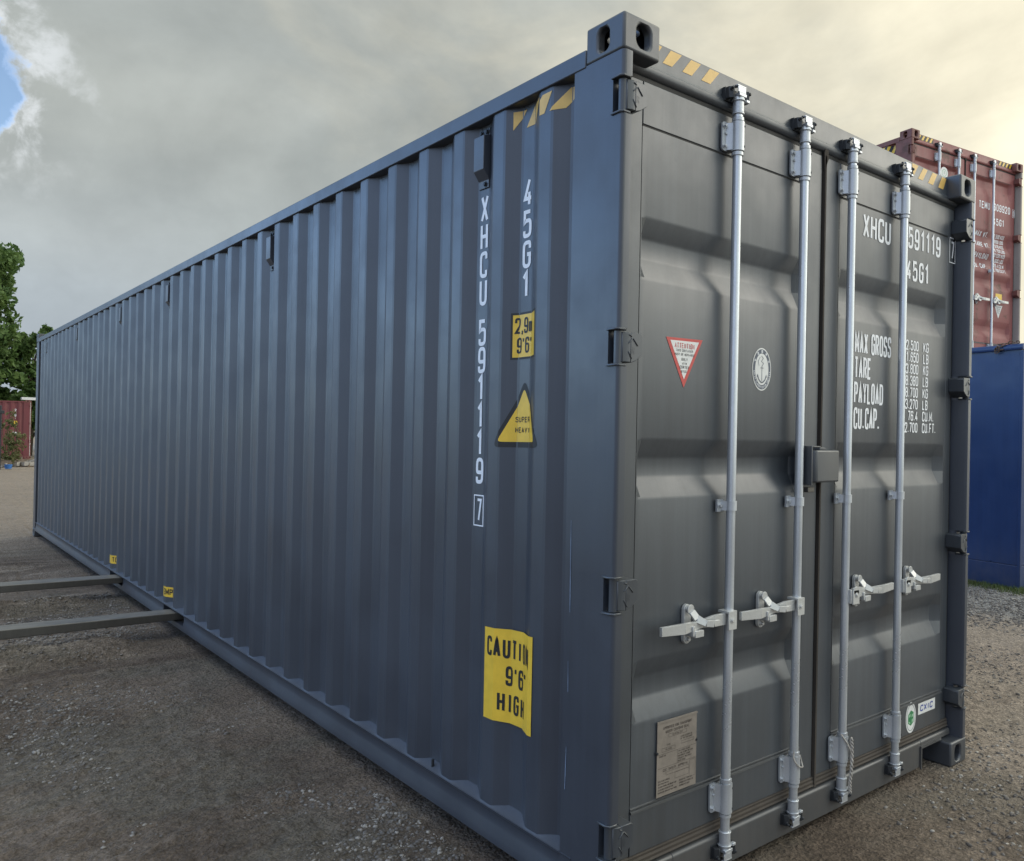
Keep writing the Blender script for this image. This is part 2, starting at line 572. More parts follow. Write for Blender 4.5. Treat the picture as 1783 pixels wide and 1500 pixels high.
r_ = 0.5
G = {
    '0': [('c', (0, 0, r_), (1, 0, r_), (1, 2, r_), (0, 2, r_))],
    '1': [('o', (0.12, 1.55), (0.6, 2), (0.6, 0))],
    '2': [('o', (0, 1.4), (0, 2, r_), (1, 2, r_), (1, 1.15, 0.4), (0, 0), (1, 0))],
    '3': [('o', (0, 1.5), (0, 2, r_), (1, 2, r_), (1, 1.05, 0.4), (0.4, 1.05)), ('o', (0.55, 1.04), (1, 1.04, 0.4), (1, 0, r_), (0, 0, r_), (0, 0.5))],
    '4': [('o', (0.72, 2), (0, 0.5), (1.05, 0.5)), ('o', (0.72, 1.0), (0.72, 0))],
    '5': [('o', (0.95, 2), (0.05, 2), (0.05, 1.15), (0.3, 1.27, 0.2), (1, 1.27, r_), (1, 0, r_), (0, 0, r_), (0, 0.45))],
    '6': [('o', (1, 1.55), (1, 2, r_), (0, 2, r_), (0, 0, r_), (1, 0, r_), (1, 1.15, r_), (0.5, 1.15)), ('o', (0.5, 1.15), (0.05, 1.15))],
    '7': [('o', (0, 2), (1, 2), (0.4, 0))],
    '8': [('c', (0, 1.05, 0.4), (1, 1.05, 0.4), (1, 2, r_), (0, 2, r_)), ('o', (0.5, 1.04), (0, 1.04, 0.4), (0, 0, r_), (1, 0, r_), (1, 1.04, 0.4), (0.5, 1.04))],
    '9': [('o', (0, 0.45), (0, 0, r_), (1, 0, r_), (1, 2, r_), (0, 2, r_), (0, 0.85, r_), (0.5, 0.85)), ('o', (0.5, 0.85), (0.95, 0.85))],
    'A': [('o', (0, 0), (0.5, 2), (1, 0)), ('o', (0.18, 0.6), (0.82, 0.6))],
    'B': [('o', (0, 1.03), (0, 2), (1, 2, r_), (1, 1.03, 0.4), (0.17, 1.03)), ('o', (0, 0.95), (0, 0), (1, 0, r_), (1, 1.02, 0.4), (0.6, 1.02))],
    'C': [('o', (1, 1.5), (1, 2, r_), (0, 2, r_), (0, 0, r_), (1, 0, r_), (1, 0.5))],
    'D': [('c', (0, 0), (1, 0, r_), (1, 2, r_), (0, 2))],
    'E': [('o', (1, 2), (0, 2), (0, 0), (1, 0)), ('o', (0.05, 1.02), (0.85, 1.02))],
    'F': [('o', (1, 2), (0, 2), (0, 0)), ('o', (0.05, 1.02), (0.85, 1.02))],
    'G': [('o', (1, 1.5), (1, 2, r_), (0, 2, r_), (0, 0, r_), (1, 0, r_), (1, 1.0), (0.55, 1.0))],
    'H': [('o', (0, 0), (0, 2)), ('o', (1, 0), (1, 2)), ('o', (0.05, 1.02), (0.95, 1.02))],
    'I': [('o', (0.5, 0), (0.5, 2))],
    'J': [('o', (1, 2), (1, 0, r_), (0, 0, r_), (0, 0.5))],
    'K': [('o', (0, 0), (0, 2)), ('o', (1, 2), (0.08, 0.85)), ('o', (0.4, 1.15), (1, 0))],
    'L': [('o', (0, 2), (0, 0), (0.95, 0))],
    'M': [('o', (0, 0), (0, 2), (0.6, 0.5), (1.2, 2), (1.2, 0))],
    'N': [('o', (0, 0), (0, 2), (1, 0), (1, 2))],
    'O': [('c', (0, 0, r_), (1, 0, r_), (1, 2, r_), (0, 2, r_))],
    'P': [('o', (0, 0), (0, 2), (1, 2, r_), (1, 0.95, r_), (0.17, 0.95))],
    'Q': [('c', (0, 0, r_), (1, 0, r_), (1, 2, r_), (0, 2, r_)), ('o', (0.6, 0.4), (1.05, -0.1))],
    'R': [('o', (0, 0), (0, 2), (1, 2, r_), (1, 1.0, r_), (0.17, 1.0)), ('o', (0.55, 0.95), (1, 0))],
    'S': [('o', (1, 1.5), (1, 2, r_), (0, 2, r_), (0, 1.1, 0.4), (1, 0.95, 0.4), (1, 0, r_), (0, 0, r_), (0, 0.5))],
    'T': [('o', (0, 2), (1, 2)), ('o', (0.5, 1.95), (0.5, 0))],
    'U': [('o', (0, 2), (0, 0, r_), (1, 0, r_), (1, 2))],
    'V': [('o', (0, 2), (0.5, 0), (1, 2))],
    'W': [('o', (0, 2), (0.3, 0), (0.6, 1.6), (0.9, 0), (1.2, 2))],
    'X': [('o', (0, 0), (1, 2)), ('o', (0, 2), (1, 0))],
    'Y': [('o', (0, 2), (0.5, 0.95), (1, 2)), ('o', (0.5, 0.9), (0.5, 0))],
    'Z': [('o', (0, 2), (1, 2), (0, 0), (1, 0))],
    'm': [('o', (0, 0), (0, 1.3), (0.6, 1.3, 0.3), (0.6, 0)), ('o', (0.6, 1.0), (0.6, 1.3, 0.2), (1.2, 1.3, 0.3), (1.2, 0))],
    '.': [('o', (0.12, 0.0), (0.12, 0.22))],
    ',': [('o', (0.15, 0.25), (0.15, 0.0), (0.05, -0.3))],
    "'": [('o', (0.1, 2), (0.1, 1.5))],
    '"': [('o', (0.05, 2), (0.05, 1.5)), ('o', (0.4, 2), (0.4, 1.5))],
    '/': [('o', (0, 0), (0.8, 2))],
    '-': [('o', (0.1, 1), (0.8, 1))],
    '中': [('c', (0, 0.7), (1, 0.7), (1, 1.5), (0, 1.5)), ('o', (0.5, 2), (0.5, 0))],
    '国': [('c', (0, 0), (1, 0), (1, 2), (0, 2)), ('o', (0.25, 1.5), (0.75, 1.5)), ('o', (0.25, 1.0), (0.75, 1.0)), ('o', (0.25, 0.5), (0.75, 0.5)), ('o', (0.5, 1.4), (0.5, 0.6))],
    '船': [('c', (0, 0), (0.4, 0), (0.4, 1.6), (0, 1.6)), ('o', (0, 0.9), (0.4, 0.9)), ('c', (0.6, 0), (1, 0), (1, 0.8), (0.6, 0.8)), ('o', (0.6, 1.1), (0.65, 1.9), (0.95, 1.9), (1, 1.1))],
    '级': [('o', (0.35, 2), (0, 1.3), (0.35, 1.2), (0, 0.6), (0.4, 0.7)), ('o', (0, 0.1), (0.4, 0.3)), ('o', (0.5, 1.9), (0.95, 1.9), (0.8, 1.2), (1, 1.2), (0.5, 0)), ('o', (0.6, 1.2), (1, 0))],
    '社': [('o', (0, 1.5), (0.4, 1.5), (0, 0.8)), ('o', (0.22, 1.1), (0.22, 0)), ('o', (0.75, 1.9), (0.75, 0.1)), ('o', (0.55, 1.2), (1, 1.2)), ('o', (0.5, 0.05), (1.05, 0.05))],
}
NARROW = {'.': 0.28, ',': 0.28, "'": 0.2, '"': 0.45, 'I': 0.35, '1': 0.75, ' ': 0.45, 'M': 1.2, 'W': 1.2, 'm': 1.2, '/': 0.8, '-': 0.8}


class Print:
    """flat print laid on a surface: mapf(u, v, layer) -> 3D"""
    def __init__(s, mapf, step=0.05):
        s.m = mapf
        s.b = MB()
        s.k = 0
        s.step = step

    def stroke(s, pts, t, closed=False):
        # densify, offset, strip
        P = [Vector(p) for p in pts]
        Q = [P[0]]
        for i in range(1, len(P) + (1 if closed else 0)):
            a, b = P[i - 1], P[i % len(P)]
            k = max(1, int((b - a).length / s.step + 0.999))
            for j in range(1, k + 1):
                Q.append(a.lerp(b, j / k))
        if closed:
            Q.pop()
        Q2 = [Q[0]]
        for q in Q[1:]:
            if (q - Q2[-1]).length > 1e-6:
                Q2.append(q)
        Q = Q2
        n = len(Q)
        L = []
        for i in range(n):
            a = Q[i - 1] if (i > 0 or closed) else None
            b = Q[(i + 1) % n] if (i < n - 1 or closed) else None
            d1 = (Q[i] - a).normalized() if a is not None else None
            d2 = (b - Q[i]).normalized() if b is not None else None
            if d1 is None:
                d1 = d2
            if d2 is None:
                d2 = d1
            n1 = Vector((-d1.y, d1.x))
            n2 = Vector((-d2.y, d2.x))
            m = n1 + n2
            if m.length < 1e-4:
                m = n1.copy()
            m.normalize()
            c = max(0.45, m.dot(n1))
            L.append((Q[i] + m * (t / c), Q[i] - m * (t / c)))
        s.k += 1
        lay = (s.k % 7) * 0.00012
        vs = []
        for a, b in L:
            vs += [s.m(a.x, a.y, lay), s.m(b.x, b.y, lay)]
        fs = [(2 * i, 2 * i + 1, 2 * i + 3, 2 * i + 2) for i in range(n - 1)]
        if closed:
            fs.append((2 * n - 2, 2 * n - 1, 1, 0))
        s.b.add(vs, fs)

    def text(s, txt, u, v, h, w=None, t=None, gap=None, align='l', shear=0.0, rot=0.0, centre=None):
        """h = cap height, w = letter width, t = stroke width"""
        w = w or h * 0.42
        t = t or h * 0.14
        gap = gap if gap is not None else w * 0.42 + t * 0.3
        wf = w - t
        hf = h - t

        def adv(c):
            return (NARROW.get(c, 1.0) * wf + t)
        tot = sum(adv(c) + gap for c in txt) - gap
        x = u - (tot if align == 'r' else tot / 2 if align == 'c' else 0)
        for c in txt:
            for g in G.get(c, []):
                pts = rnd(g[1:], g[0] == 'c')
                off = (1 - NARROW[c]) * 0.5 if c in ('I',) else ((0.12) if c == '1' else 0)
                q = []
                for px, py in pts:
                    X = x + t / 2 + (px - off) * wf
                    Y = v + t / 2 + py * hf / 2
                    X += shear * (Y - v)
                    if rot:
                        cx, cy = centre
                        dx, dy = X - cx, Y - cy
                        X = cx + dx * math.cos(rot) - dy * math.sin(rot)
                        Y = cy + dx * math.sin(rot) + dy * math.cos(rot)
                    q.append((X, Y))
                s.stroke(q, t / 2, g[0] == 'c')
            x += adv(c) + gap
        return tot

    def vtext(s, txt, u, tops, w, t):
        """characters stacked one below the other, tops = [(top, bottom), ...]"""
        for c, (a, b) in zip(txt, tops):
            wd = NARROW.get(c, 1.0) * (w - t) + t
            s.text(c, u - wd / 2 - (0.05 * w if c == '1' else 0), b, a - b, w, t)

    def rect(s, u0, u1, v0, v1, layer=0.0, cols=None):
        cols = cols or [u0, u1]
        vs, fs = [], []
        for c in cols:
            vs += [s.m(c, v0, layer), s.m(c, v1, layer)]
        for i in range(len(cols) - 1):
            fs.append((2 * i, 2 * i + 2, 2 * i + 3, 2 * i + 1))
        s.b.add(vs, fs)

    def poly(s, pts, layer=0.0):
        s.b.add([s.m(a, b, layer) for a, b in pts], [tuple(range(len(pts)))])

    def frame(s, u0, u1, v0, v1, t):
        s.stroke([(u0, v0), (u1, v0), (u1, v1), (u0, v1)], t / 2, True)

    def build(s, name, m, parent, label=None):
        return s.b.build(name, m, parent, label=label)


# ------------------------------------------------------------------ the container
PITCH = 0.27815
WX0, WX1 = 0.008, 0.044


def prof(y, L=12.192):
    """depth of the corrugated side wall at distance y from the door end"""
    if y < 0.235:
        return 0.0
    q = (y - 0.359) % PITCH
    if y < 0.291 or y > L - 0.291:
        return WX1
    if q < 0.070:
        return WX0
    if q < 0.138:
        return WX0 + (WX1 - WX0) * (q - 0.070) / 0.068
    if q < PITCH - 0.068:
        return WX1
    return WX1 - (WX1 - WX0) * (q - PITCH + 0.068) / 0.068


def breaks(y0, y1):
    out = {y0, y1}
    for k in range(-2, 44):
        b = 0.359 + PITCH * k
        for e in (0, 0.070, 0.138, PITCH - 0.068):
            if y0 < b + e < y1:
                out.add(b + e)
    return sorted(out)


def hole_face(b, o, ux, uy, w, h, hw, hh, cx, cy, depth, nrm, cells=24):
    """rectangular face with a rounded hole and the walls of the hole, o = corner, ux/uy unit axes"""
    o, ux, uy, nrm = Vector(o), Vector(ux), Vector(uy), Vector(nrm)
    inner = []
    for k in range(cells):
        a = 2 * math.pi * (k + 0.5) / cells
        ca, sa = math.cos(a), math.sin(a)
        r = min(hw, hh)
        ix, iy = ca * r, sa * r
        if hh > hw:
            iy += math.copysign(hh - hw, sa)
        else:
            ix += math.copysign(hw - hh, ca)
        inner.append((cx + ix, cy + iy))
    corners = [(w, h), (0, h), (0, 0), (w, 0)]
    P = lambda q, d=0.0: o + ux * q[0] + uy * q[1] - nrm * d
    quarter = cells // 4
    for k in range(cells):
        j = (k + 1) % cells
        ca_, cb_ = corners[k // quarter], corners[j // quarter]
        ring = [inner[k], ca_, inner[j]] if ca_ == cb_ else [inner[k], ca_, cb_, inner[j]]
        f = [P(q) for q in ring]
        e = (f[1] - f[0]).cross(f[2] - f[0])
        if e.dot(nrm) < 0:
            f = f[::-1]
        b.add(f, [tuple(range(len(f)))])
        g = [P(inner[k]), P(inner[j]), P(inner[j], depth), P(inner[k], depth)]
        b.add(g, [(0, 1, 2, 3)])


def casting_mesh(m):
    """corner casting at the origin corner: occupies x 0..0.162, y 0..0.178, z 0..0.118, openings on x-, y- and top"""
    b = MB()
    X, Y, Z = 0.162, 0.178, 0.118
    hole_face(b, (0, 0, 0), (1, 0, 0), (0, 0, 1), X, Z, 0.031, 0.040, 0.088, 0.060, 0.03, (0, -1, 0))
    hole_face(b, (0, 0, 0), (0, 1, 0), (0, 0, 1), Y, Z, 0.026, 0.040, 0.096, 0.058, 0.03, (-1, 0, 0))
    hole_face(b, (0, 0, Z), (1, 0, 0), (0, 1, 0), X, Y, 0.032, 0.062, 0.082, 0.089, 0.03, (0, 0, 1))
    b.add([(X, 0, 0), (X, Y, 0), (X, Y, Z), (X, 0, Z)], [(0, 1, 2, 3)])
    b.add([(0, Y, 0), (X, Y, 0), (X, Y, Z), (0, Y, Z)], [(0, 3, 2, 1)])
    b.add([(0, 0, 0), (X, 0, 0), (X, Y, 0), (0, Y, 0)], [(0, 3, 2, 1)])
    me = b.mesh('corner_casting', m)
    import bmesh
    bm = bmesh.new()
    bm.from_mesh(me)
    bmesh.ops.remove_doubles(bm, verts=bm.verts, dist=1e-4)
    bmesh.ops.recalc_face_normals(bm, faces=bm.faces)
    bm.to_mesh(me)
    bm.free()
    me.shade_smooth()
    me.set_sharp_from_angle(angle=R(35))
    return me


HINGE_Z = (2.640, 1.855, 1.083, 0.318)
ROD_X = (0.604, 1.019, 1.363, 1.800)
DY = 0.073


def container(label, cat_group, loc, rz, L=12.192, H=2.896, P='grey_paint', PD='door_paint', PF=None, PC='cast_paint',
              PH='hinge_paint', PS='sill_paint', bands=None, beams=False, vents=(), wall_parts=True):
    PF = PF or P
    W = 2.438
    bands = bands or [(2.303, 2.238, 2.172, 2.098), (1.572, 1.508, 1.445, 1.374), (0.840, 0.775, 0.705, 0.634)]
    T = thing('shipping_container', label, 'shipping container', loc, rz, cat_group)
    out = {'root': T}
    top = H - 2.896
    # castings -------------------------------------------------------
    cm = casting_mesh(PC)

    def cast(x, y, z, sx, sy, sz):
        o = bpy.data.objects.new('corner_casting', cm)
        COL.objects.link(o)
        o.parent = T
        o.location = (x, y, z)
        o.scale = (sx, sy, sz)
        add_bevel(o, 0.011, 3)
        return o
    for z, sz in ((H - 0.118, 1), (0.118, -1)):
        cast(0, 0, z, 1, 1, sz)
        cast(W, 0, z, -1, 1, sz)
        cast(0, L, z, 1, -1, sz)
        cast(W, L, z, -1, -1, sz)
    # posts ----------------------------------------------------------
    z0, z1 = 0.118, H - 0.118

    def arc(cx, cy, r, a0, a1, n=5):
        return [(cx + r * math.cos(R(a0 + (a1 - a0) * i / n)), cy + r * math.sin(R(a0 + (a1 - a0) * i / n))) for i in range(n + 1)]
    full = [(0.003, 0.235)] + arc(0.017, 0.014, 0.014, 180, 270) + [(0.040, 0), (0.046, 0.012), (0.046, 0.066), (0.062, 0.110), (0.062, 0.235)]
    notch = [(0.003, 0.235), (0.003, 0.048), (0.042, 0.048), (0.046, 0.066), (0.062, 0.110), (0.062, 0.235)]
    pb = MB()
    zs = [z0]
    for hz in sorted(HINGE_Z):
        hz += top
        zs += [hz - 0.060, hz + 0.060]
    zs.append(z1)
    for i in range(len(zs) - 1):
        sh = 0.0
        pb.prism(notch if i % 2 else full, 2, zs[i], zs[i + 1])
    lp = pb.build('corner_post', PF, T, smooth=35)
    rp = inst(lp, (W, 0, 0))
    rp.scale = (-1, 1, 1)
    out['right_post'] = rp
    fb = MB().prism([(0.003, L - 0.20), (0.003, L - 0.002), (0.15, L - 0.002), (0.15, L - 0.05), (0.062, L - 0.20)], 2, z0, z1)
    fp = fb.build('corner_post', PF, T, bevel=0.006)
    q = inst(fp, (W, 0, 0))
    q.scale = (-1, 1, 1)
    # rails ----------------------------------------------------------
    b = MB().box(0.0, 0.060, 0.178, L - 0.178, H - 0.124, H - 0.064)
    tr = b.build('top_side_rail', PF, T, bevel=0.004)
    q = inst(tr, (W, 0, 0))
    q.scale = (-1, 1, 1)

    def rail(gaps):
        b = MB()
        pr = [(0.0, 0.208), (0.0005, 0.203), (0.004, 0.199), (0.0125, 0.195), (0.0150, 0.186), (0.0150, 0.158), (0.0130, 0.148), (0.0065, 0.112), (0.0050, 0.100), (0.0048, 0.085)]
        ys = [0.178, L - 0.178]
        for g in gaps:
            ys += [g[0], g[1]]
        ys = sorted(ys)
        hi = 0.1965
        up = [p for p in pr if p[1] > hi + 0.001] + [(0.0100, hi)]
        dn = [(0.0078, 0.119)] + [p for p in pr if p[1] < 0.118]
        for i in range(len(ys) - 1):
            a, c = ys[i], ys[i + 1]
            sect = [up, dn] if (i % 2 and gaps) else [pr]
            for s_ in sect:
                front = s_
                back = [(0.045, s_[-1][1]), (0.045, s_[0][1])] if s_ is not dn else [(0.045, s_[-1][1]), (0.045, s_[0][1])]
                if s_ is pr or s_ is up:
                    back = [(0.045 if s_ is up else 0.05, s_[-1][1]), (0.06, s_[-1][1]), (0.06, 0.208)]
                poly = [(p[0], p[1]) for p in front + back]
                # poly is (x, z) -> prism along y
                b.prism(poly, 1, a, c)
        return b
    gaps = [(4.61, 5.17), (6.56, 7.12)] if beams else []
    br = rail(gaps).build('bottom_side_rail', PF, T, smooth=28)
    q = rail([]).build('bottom_side_rail', PF, T, smooth=28, loc=(W, 0, 0))
    q.scale = (-1, 1, 1)
    if beams:
        for a, c in gaps:
            MB().box(0.047, 1.2, a - 0.01, a - 0.002, 0.10, 0.18).box(0.047, 1.2, c + 0.002, c + 0.01, 0.10, 0.18).box(
                0.061, 1.2, a - 0.01, c + 0.01, 0.1802, 0.1835).build('fork_pocket', 'dark_steel', T)
    # side wall ------------------------------------------------------
    zb, zt = 0.208, H - 0.121

    def wall():
        b = MB()
        ys = breaks(0.236, L - 0.201)
        xs = [prof(y + 1e-6 if i < len(ys) - 1 else y - 1e-6, L) if (0.24 < y < L - 0.21) else WX1 for i, y in enumerate(ys)]
        rows = [zb] + ([zb + (zt - zb) * k / 8 for k in range(1, 8)]) + [zt]
        # bends get a small radius from three points
        pts = []
        for i in range(len(ys)):
            if i in (0, len(ys) - 1):
                pts.append((ys[i], xs[i]))
                continue
            rr = 0.006
            for j, (s1) in ((i - 1, -1), (i + 1, 1)):
                d = Vector((ys[j] - ys[i], xs[j] - xs[i]))
                d.normalize()
                p = Vector((ys[i], xs[i])) + d * rr
                pts.append((p.x, p.y))
        nr = len(rows)
        vs = [(x, y, z) for (y, x) in pts for z in rows]
        fs = []
        for i in range(len(pts) - 1):
            for k in range(nr - 1):
                fs.append((i * nr + k, i * nr + k + 1, (i + 1) * nr + k + 1, (i + 1) * nr + k))
        b.add(vs, fs)
        return b
    sw = wall().build('side_wall', P, T, smooth=10)
    q = inst(sw, (W, 0, 0))
    q.scale = (-1, 1, 1)
    out['side_wall'] = sw
    # weld seam along the foot of each inner flat
    # end wall, roof, floor -------------------------------------------
    MB().box(0.15, W - 0.15, L - 0.055, L - 0.05, 0.1, H - 0.1).box(0.15, W - 0.15, L - 0.06, L - 0.01, 0.02, 0.14).box(
        0.15, W - 0.15, L - 0.06, L - 0.01, H - 0.13, H - 0.03).build('end_wall', P, T)
    MB().box(0.058, W - 0.058, 0.12, L - 0.06, H - 0.085, H - 0.070).build('roof', P, T)
    MB().box(0.062, W - 0.062, 0.12, L - 0.06, 0.185, 0.200).build('floor', 'dark_steel', T)
    # header -----------------------------------------------------------
    hd = [(0.069, H - 0.011), (0.069, H - 0.092), (0.066, H - 0.100), (0.0605, H - 0.106), (0.060, H - 0.120), (0.066, H - 0.130), (0.078, H - 0.136), (0.118, H - 0.136), (0.118, H - 0.011)]
    MB().prism(hd, 0, 0.060, W - 0.060).build('door_header', PD, T, smooth=40)
    MB().box(0.162, W - 0.162, 0.1185, 0.160, H - 0.030, H - 0.012).build('header_flange', PF, T)
    # sill --------------------------------------------------------------
    n0, n1 = 0.355, 2.083
    sl = MB()
    sl.prism([(0.055, 0.035), (0.055, 0.150), (0.060, 0.158), (0.110, 0.166), (0.110, 0.035)], 0, n0, n1)
    for a, c in ((0.062, n0), (n1, W - 0.062)):
        sl.prism([(0.055, 0.128), (0.055, 0.150), (0.060, 0.158), (0.110, 0.166), (0.110, 0.128)], 0, a, c)
    sl.build('door_sill', PS, T, bevel=0.003)
    MB().prism([(n1 - 0.009, 0.028), (n1 - 0.001, 0.028), (n1 - 0.001, 0.124), (W - 0.163, 0.124), (W - 0.163, 0.134), (n1 - 0.009, 0.134)], 1, 0.047, 0.0545).build('sill_recess_plate', PS, T)
    MB().prism([(n0 + 0.009, 0.028), (n0 + 0.001, 0.028), (n0 + 0.001, 0.124), (0.163, 0.124), (0.163, 0.134), (n0 + 0.009, 0.134)], 1, 0.047, 0.0545).build('sill_recess_plate', PS, T)
    # doors --------------------------------------------------------------
    ztop, zbot = H - 0.152, 0.205
    for side in (0, 1):
        x0, x1 = (0.075, 1.198) if side == 0 else (1.226, W - 0.075)
        px0, px1 = (0.162, 1.105) if side == 0 else (1.333, 2.305)
        b = MB()
        # outer frame members (thickness 45 mm) butted to the pressed panel
        pt, pb_ = H - 0.299, 0.350
        g = 0.0015
        b.box(x0, px0 - g, DY, DY + 0.045, zbot, ztop)
        b.box(px1 + g, x1, DY, DY + 0.045, zbot, ztop)
        b.box(px0 - g + 0.0005, px1 + g - 0.0005, DY - 0.0015, DY + 0.045, pt + 0.006, ztop)
        b.box(px0 - g + 0.0005, px1 + g - 0.0005, DY - 0.0035, DY + 0.045, zbot, pb_ - 0.008)
        door = b.build('door', PD, T, bevel=0.0025)
        # pressed panel
        zz = [(pt, 0), (pb_, 0)]
        for k in bands:
            a, c, d, e = [z + top for z in k]
            zz += [(a, 0), (c, 1), (d, 1), (e, 0)]
        zz.sort()
        rows = []
        for i, (z, dd) in enumerate(zz):
            if i in (0, len(zz) - 1):
                rows.append((z, dd))
            else:
                for j in (i - 1, i + 1):
                    v = Vector((zz[j][0] - z, (zz[j][1] - dd) * 0.034))
                    s_ = 0.006 / max(v.length, 0.012)
                    rows.append((z + v.x * s_, dd + v.y / 0.034 * s_))
        cols = [(px0, 0), (px0 + 0.003, 0), (px0 + 0.024, 1), (px1 - 0.058, 1), (px1 - 0.012, 0), (px1, 0)]
        vs = [(x, DY + 0.0004 + 0.034 * cx * dd, z) for z, dd in rows for x, cx in cols]
        nc = len(cols)
        fs = [(i * nc + k, i * nc + k + 1, (i + 1) * nc + k + 1, (i + 1) * nc + k) for i in range(len(rows) - 1) for k in range(nc - 1)]
        MB().add(vs, fs).build('door_panel', PD, door, smooth=14)
        # step at the foot of the panel and the seam at its head
        MB().prism([(DY + 0.004, pb_ + 0.004), (DY - 0.0075, pb_ - 0.001), (DY - 0.0080, pb_ - 0.0070), (DY + 0.004, pb_ - 0.0075)], 0, px0, px1).build('panel_step', 'sill_paint', door)
        MB().prism([(DY + 0.004, pb_ + 0.013), (DY - 0.0040, pb_ + 0.009), (DY - 0.0040, pb_ + 0.006), (DY + 0.004, pb_ + 0.0045)], 0, px0, px1).build('panel_seam', 'sill_paint', door)
        MB().box(px0 + 0.002, px1 - 0.002, DY + 0.001, DY + 0.006, pt, pt + 0.0055).build('panel_joint', 'rubber', door)
        # gasket round the leaf
        gk = MB()
        gk.box(x0 - 0.012, x1 + 0.012, DY + 0.003, DY + 0.03, ztop + 0.0005, H - 0.136 - 0.0005)
        if side == 0:
            gk.box(x0 - 0.012, x0 - 0.0005, DY + 0.004, DY + 0.03, 0.21, ztop)
        else:
            gk.box(x1 + 0.0005, x1 + 0.012, DY + 0.004, DY + 0.03, 0.21, ztop)
        gk.build('door_gasket', 'rubber', door)
        gb = MB()
        gb.prism([(DY + 0.002, 0.2045), (DY - 0.004, 0.199), (DY - 0.002, 0.190), (DY - 0.006, 0.184), (DY - 0.004, 0.174), (DY - 0.009, 0.1685), (DY + 0.03, 0.1685), (DY + 0.03, 0.2045)], 0, x0 - 0.012, x1 + (0.011 if side == 0 else 0.012))
        gb.build('bottom_gasket', 'dirty_rubber', door, smooth=20)
        if side == 0:
            c = MB()
            c.box(1.1985, 1.207, DY + 0.010, DY + 0.04, 0.205, ztop + 0.01)
            c.box(1.2072, 1.2170, DY - 0.010, DY + 0.035, 0.165, ztop + 0.0)
            c.box(1.2172, 1.2255, DY + 0.006, DY + 0.036, 0.205, ztop + 0.01)
            c.build('centre_gasket', 'dirty_rubber', door)
            ov = MB()
            ov.prism([(1.205, ztop - 0.06), (1.231, ztop - 0.01), (1.228, ztop + 0.045), (1.210, ztop + 0.052), (1.200, ztop + 0.01)], 1, DY - 0.010, DY - 0.002)
            ov.build('gasket_flap', 'dirty_rubber', door, bevel=0.002)
        # hinges
        hb = MB()
        hb.prism([(0.012, 0.022), (0.022, 0.003), (0.038, -0.004), (0.052, -0.004), (0.052, 0.034), (0.03, 0.034)], 2, -0.046, 0.047)
        hb.prism([(0.0522, 0.047), (0.096, 0.047), (0.103, 0.040), (0.103, -0.020), (0.075, -0.040), (0.0522, -0.048)], 1, -0.004, DY - 0.001)
        hb2 = MB()
        for p0, p1 in (((0.040, 0.012), (0.060, 0.030)), ((0.060, 0.030), (0.082, 0.006)), ((0.040, -0.012), (0.056, -0.036)), ((0.042, 0.040), (0.056, 0.034))):
            d = Vector((p1[0] - p0[0], p1[1] - p0[1])).normalized() * 0.0018
            n_ = (-d.y, d.x)
            hb2.prism([(p0[0] + n_[0], p0[1] + n_[1]), (p1[0] + n_[0], p1[1] + n_[1]), (p1[0] - n_[0], p1[1] - n_[1]), (p0[0] - n_[0], p0[1] - n_[1])], 1, -0.0072, -0.0038)
        pin = MB().cyl((0.022, 0.022, -0.052), (0.022, 0.022, 0.052), 0.015, 14)
        lug = MB()
        for s_ in (-1, 1):
            a, c = sorted((s_ * 0.0525, s_ * 0.0595))
            lug.prism([(-0.004, 0.052), (-0.004, 0.012), (0.004, -0.002), (0.030, -0.004), (0.044, 0.008), (0.044, 0.052)], 2, a, c)
        lug.cyl((0.022, 0.022, 0.058), (0.022, 0.022, 0.068), 0.011, 10)
        lug.cyl((0.022, 0.022, -0.058), (0.022, 0.022, -0.068), 0.011, 10)
        prt = Print(lambda u, v, l: (u, -0.0045 - l, v))
        prt.text('R' if P == 'grey_paint' else 'K', 0.058, -0.020, 0.022, 0.010, 0.002)
        hb.v += hb2.v
        hb.f += [tuple(i + len(hb.v) - len(hb2.v) for i in f) for f in hb2.f]
        for part in (pin, lug, prt.b):
            o_ = len(hb.v)
            hb.v += part.v
            hb.f += [tuple(i + o_ for i in f) for f in part.f]
        key = 'hinge' + PH
        if key not in HM:
            HM[key] = hb.mesh('door_hinge', PH, 35)
        for hz in HINGE_Z:
            o = bpy.data.objects.new('door_hinge', HM[key])
            COL.objects.link(o)
            o.parent = door
            o.location = (0 if side == 0 else W, 0, hz + top)
            o.scale = (1 if side == 0 else -1, 1, 1)
            add_bevel(o, 0.0018, 1)
        out['door%d' % side] = door
    # locking rods --------------------------------------------------------
    rods = []
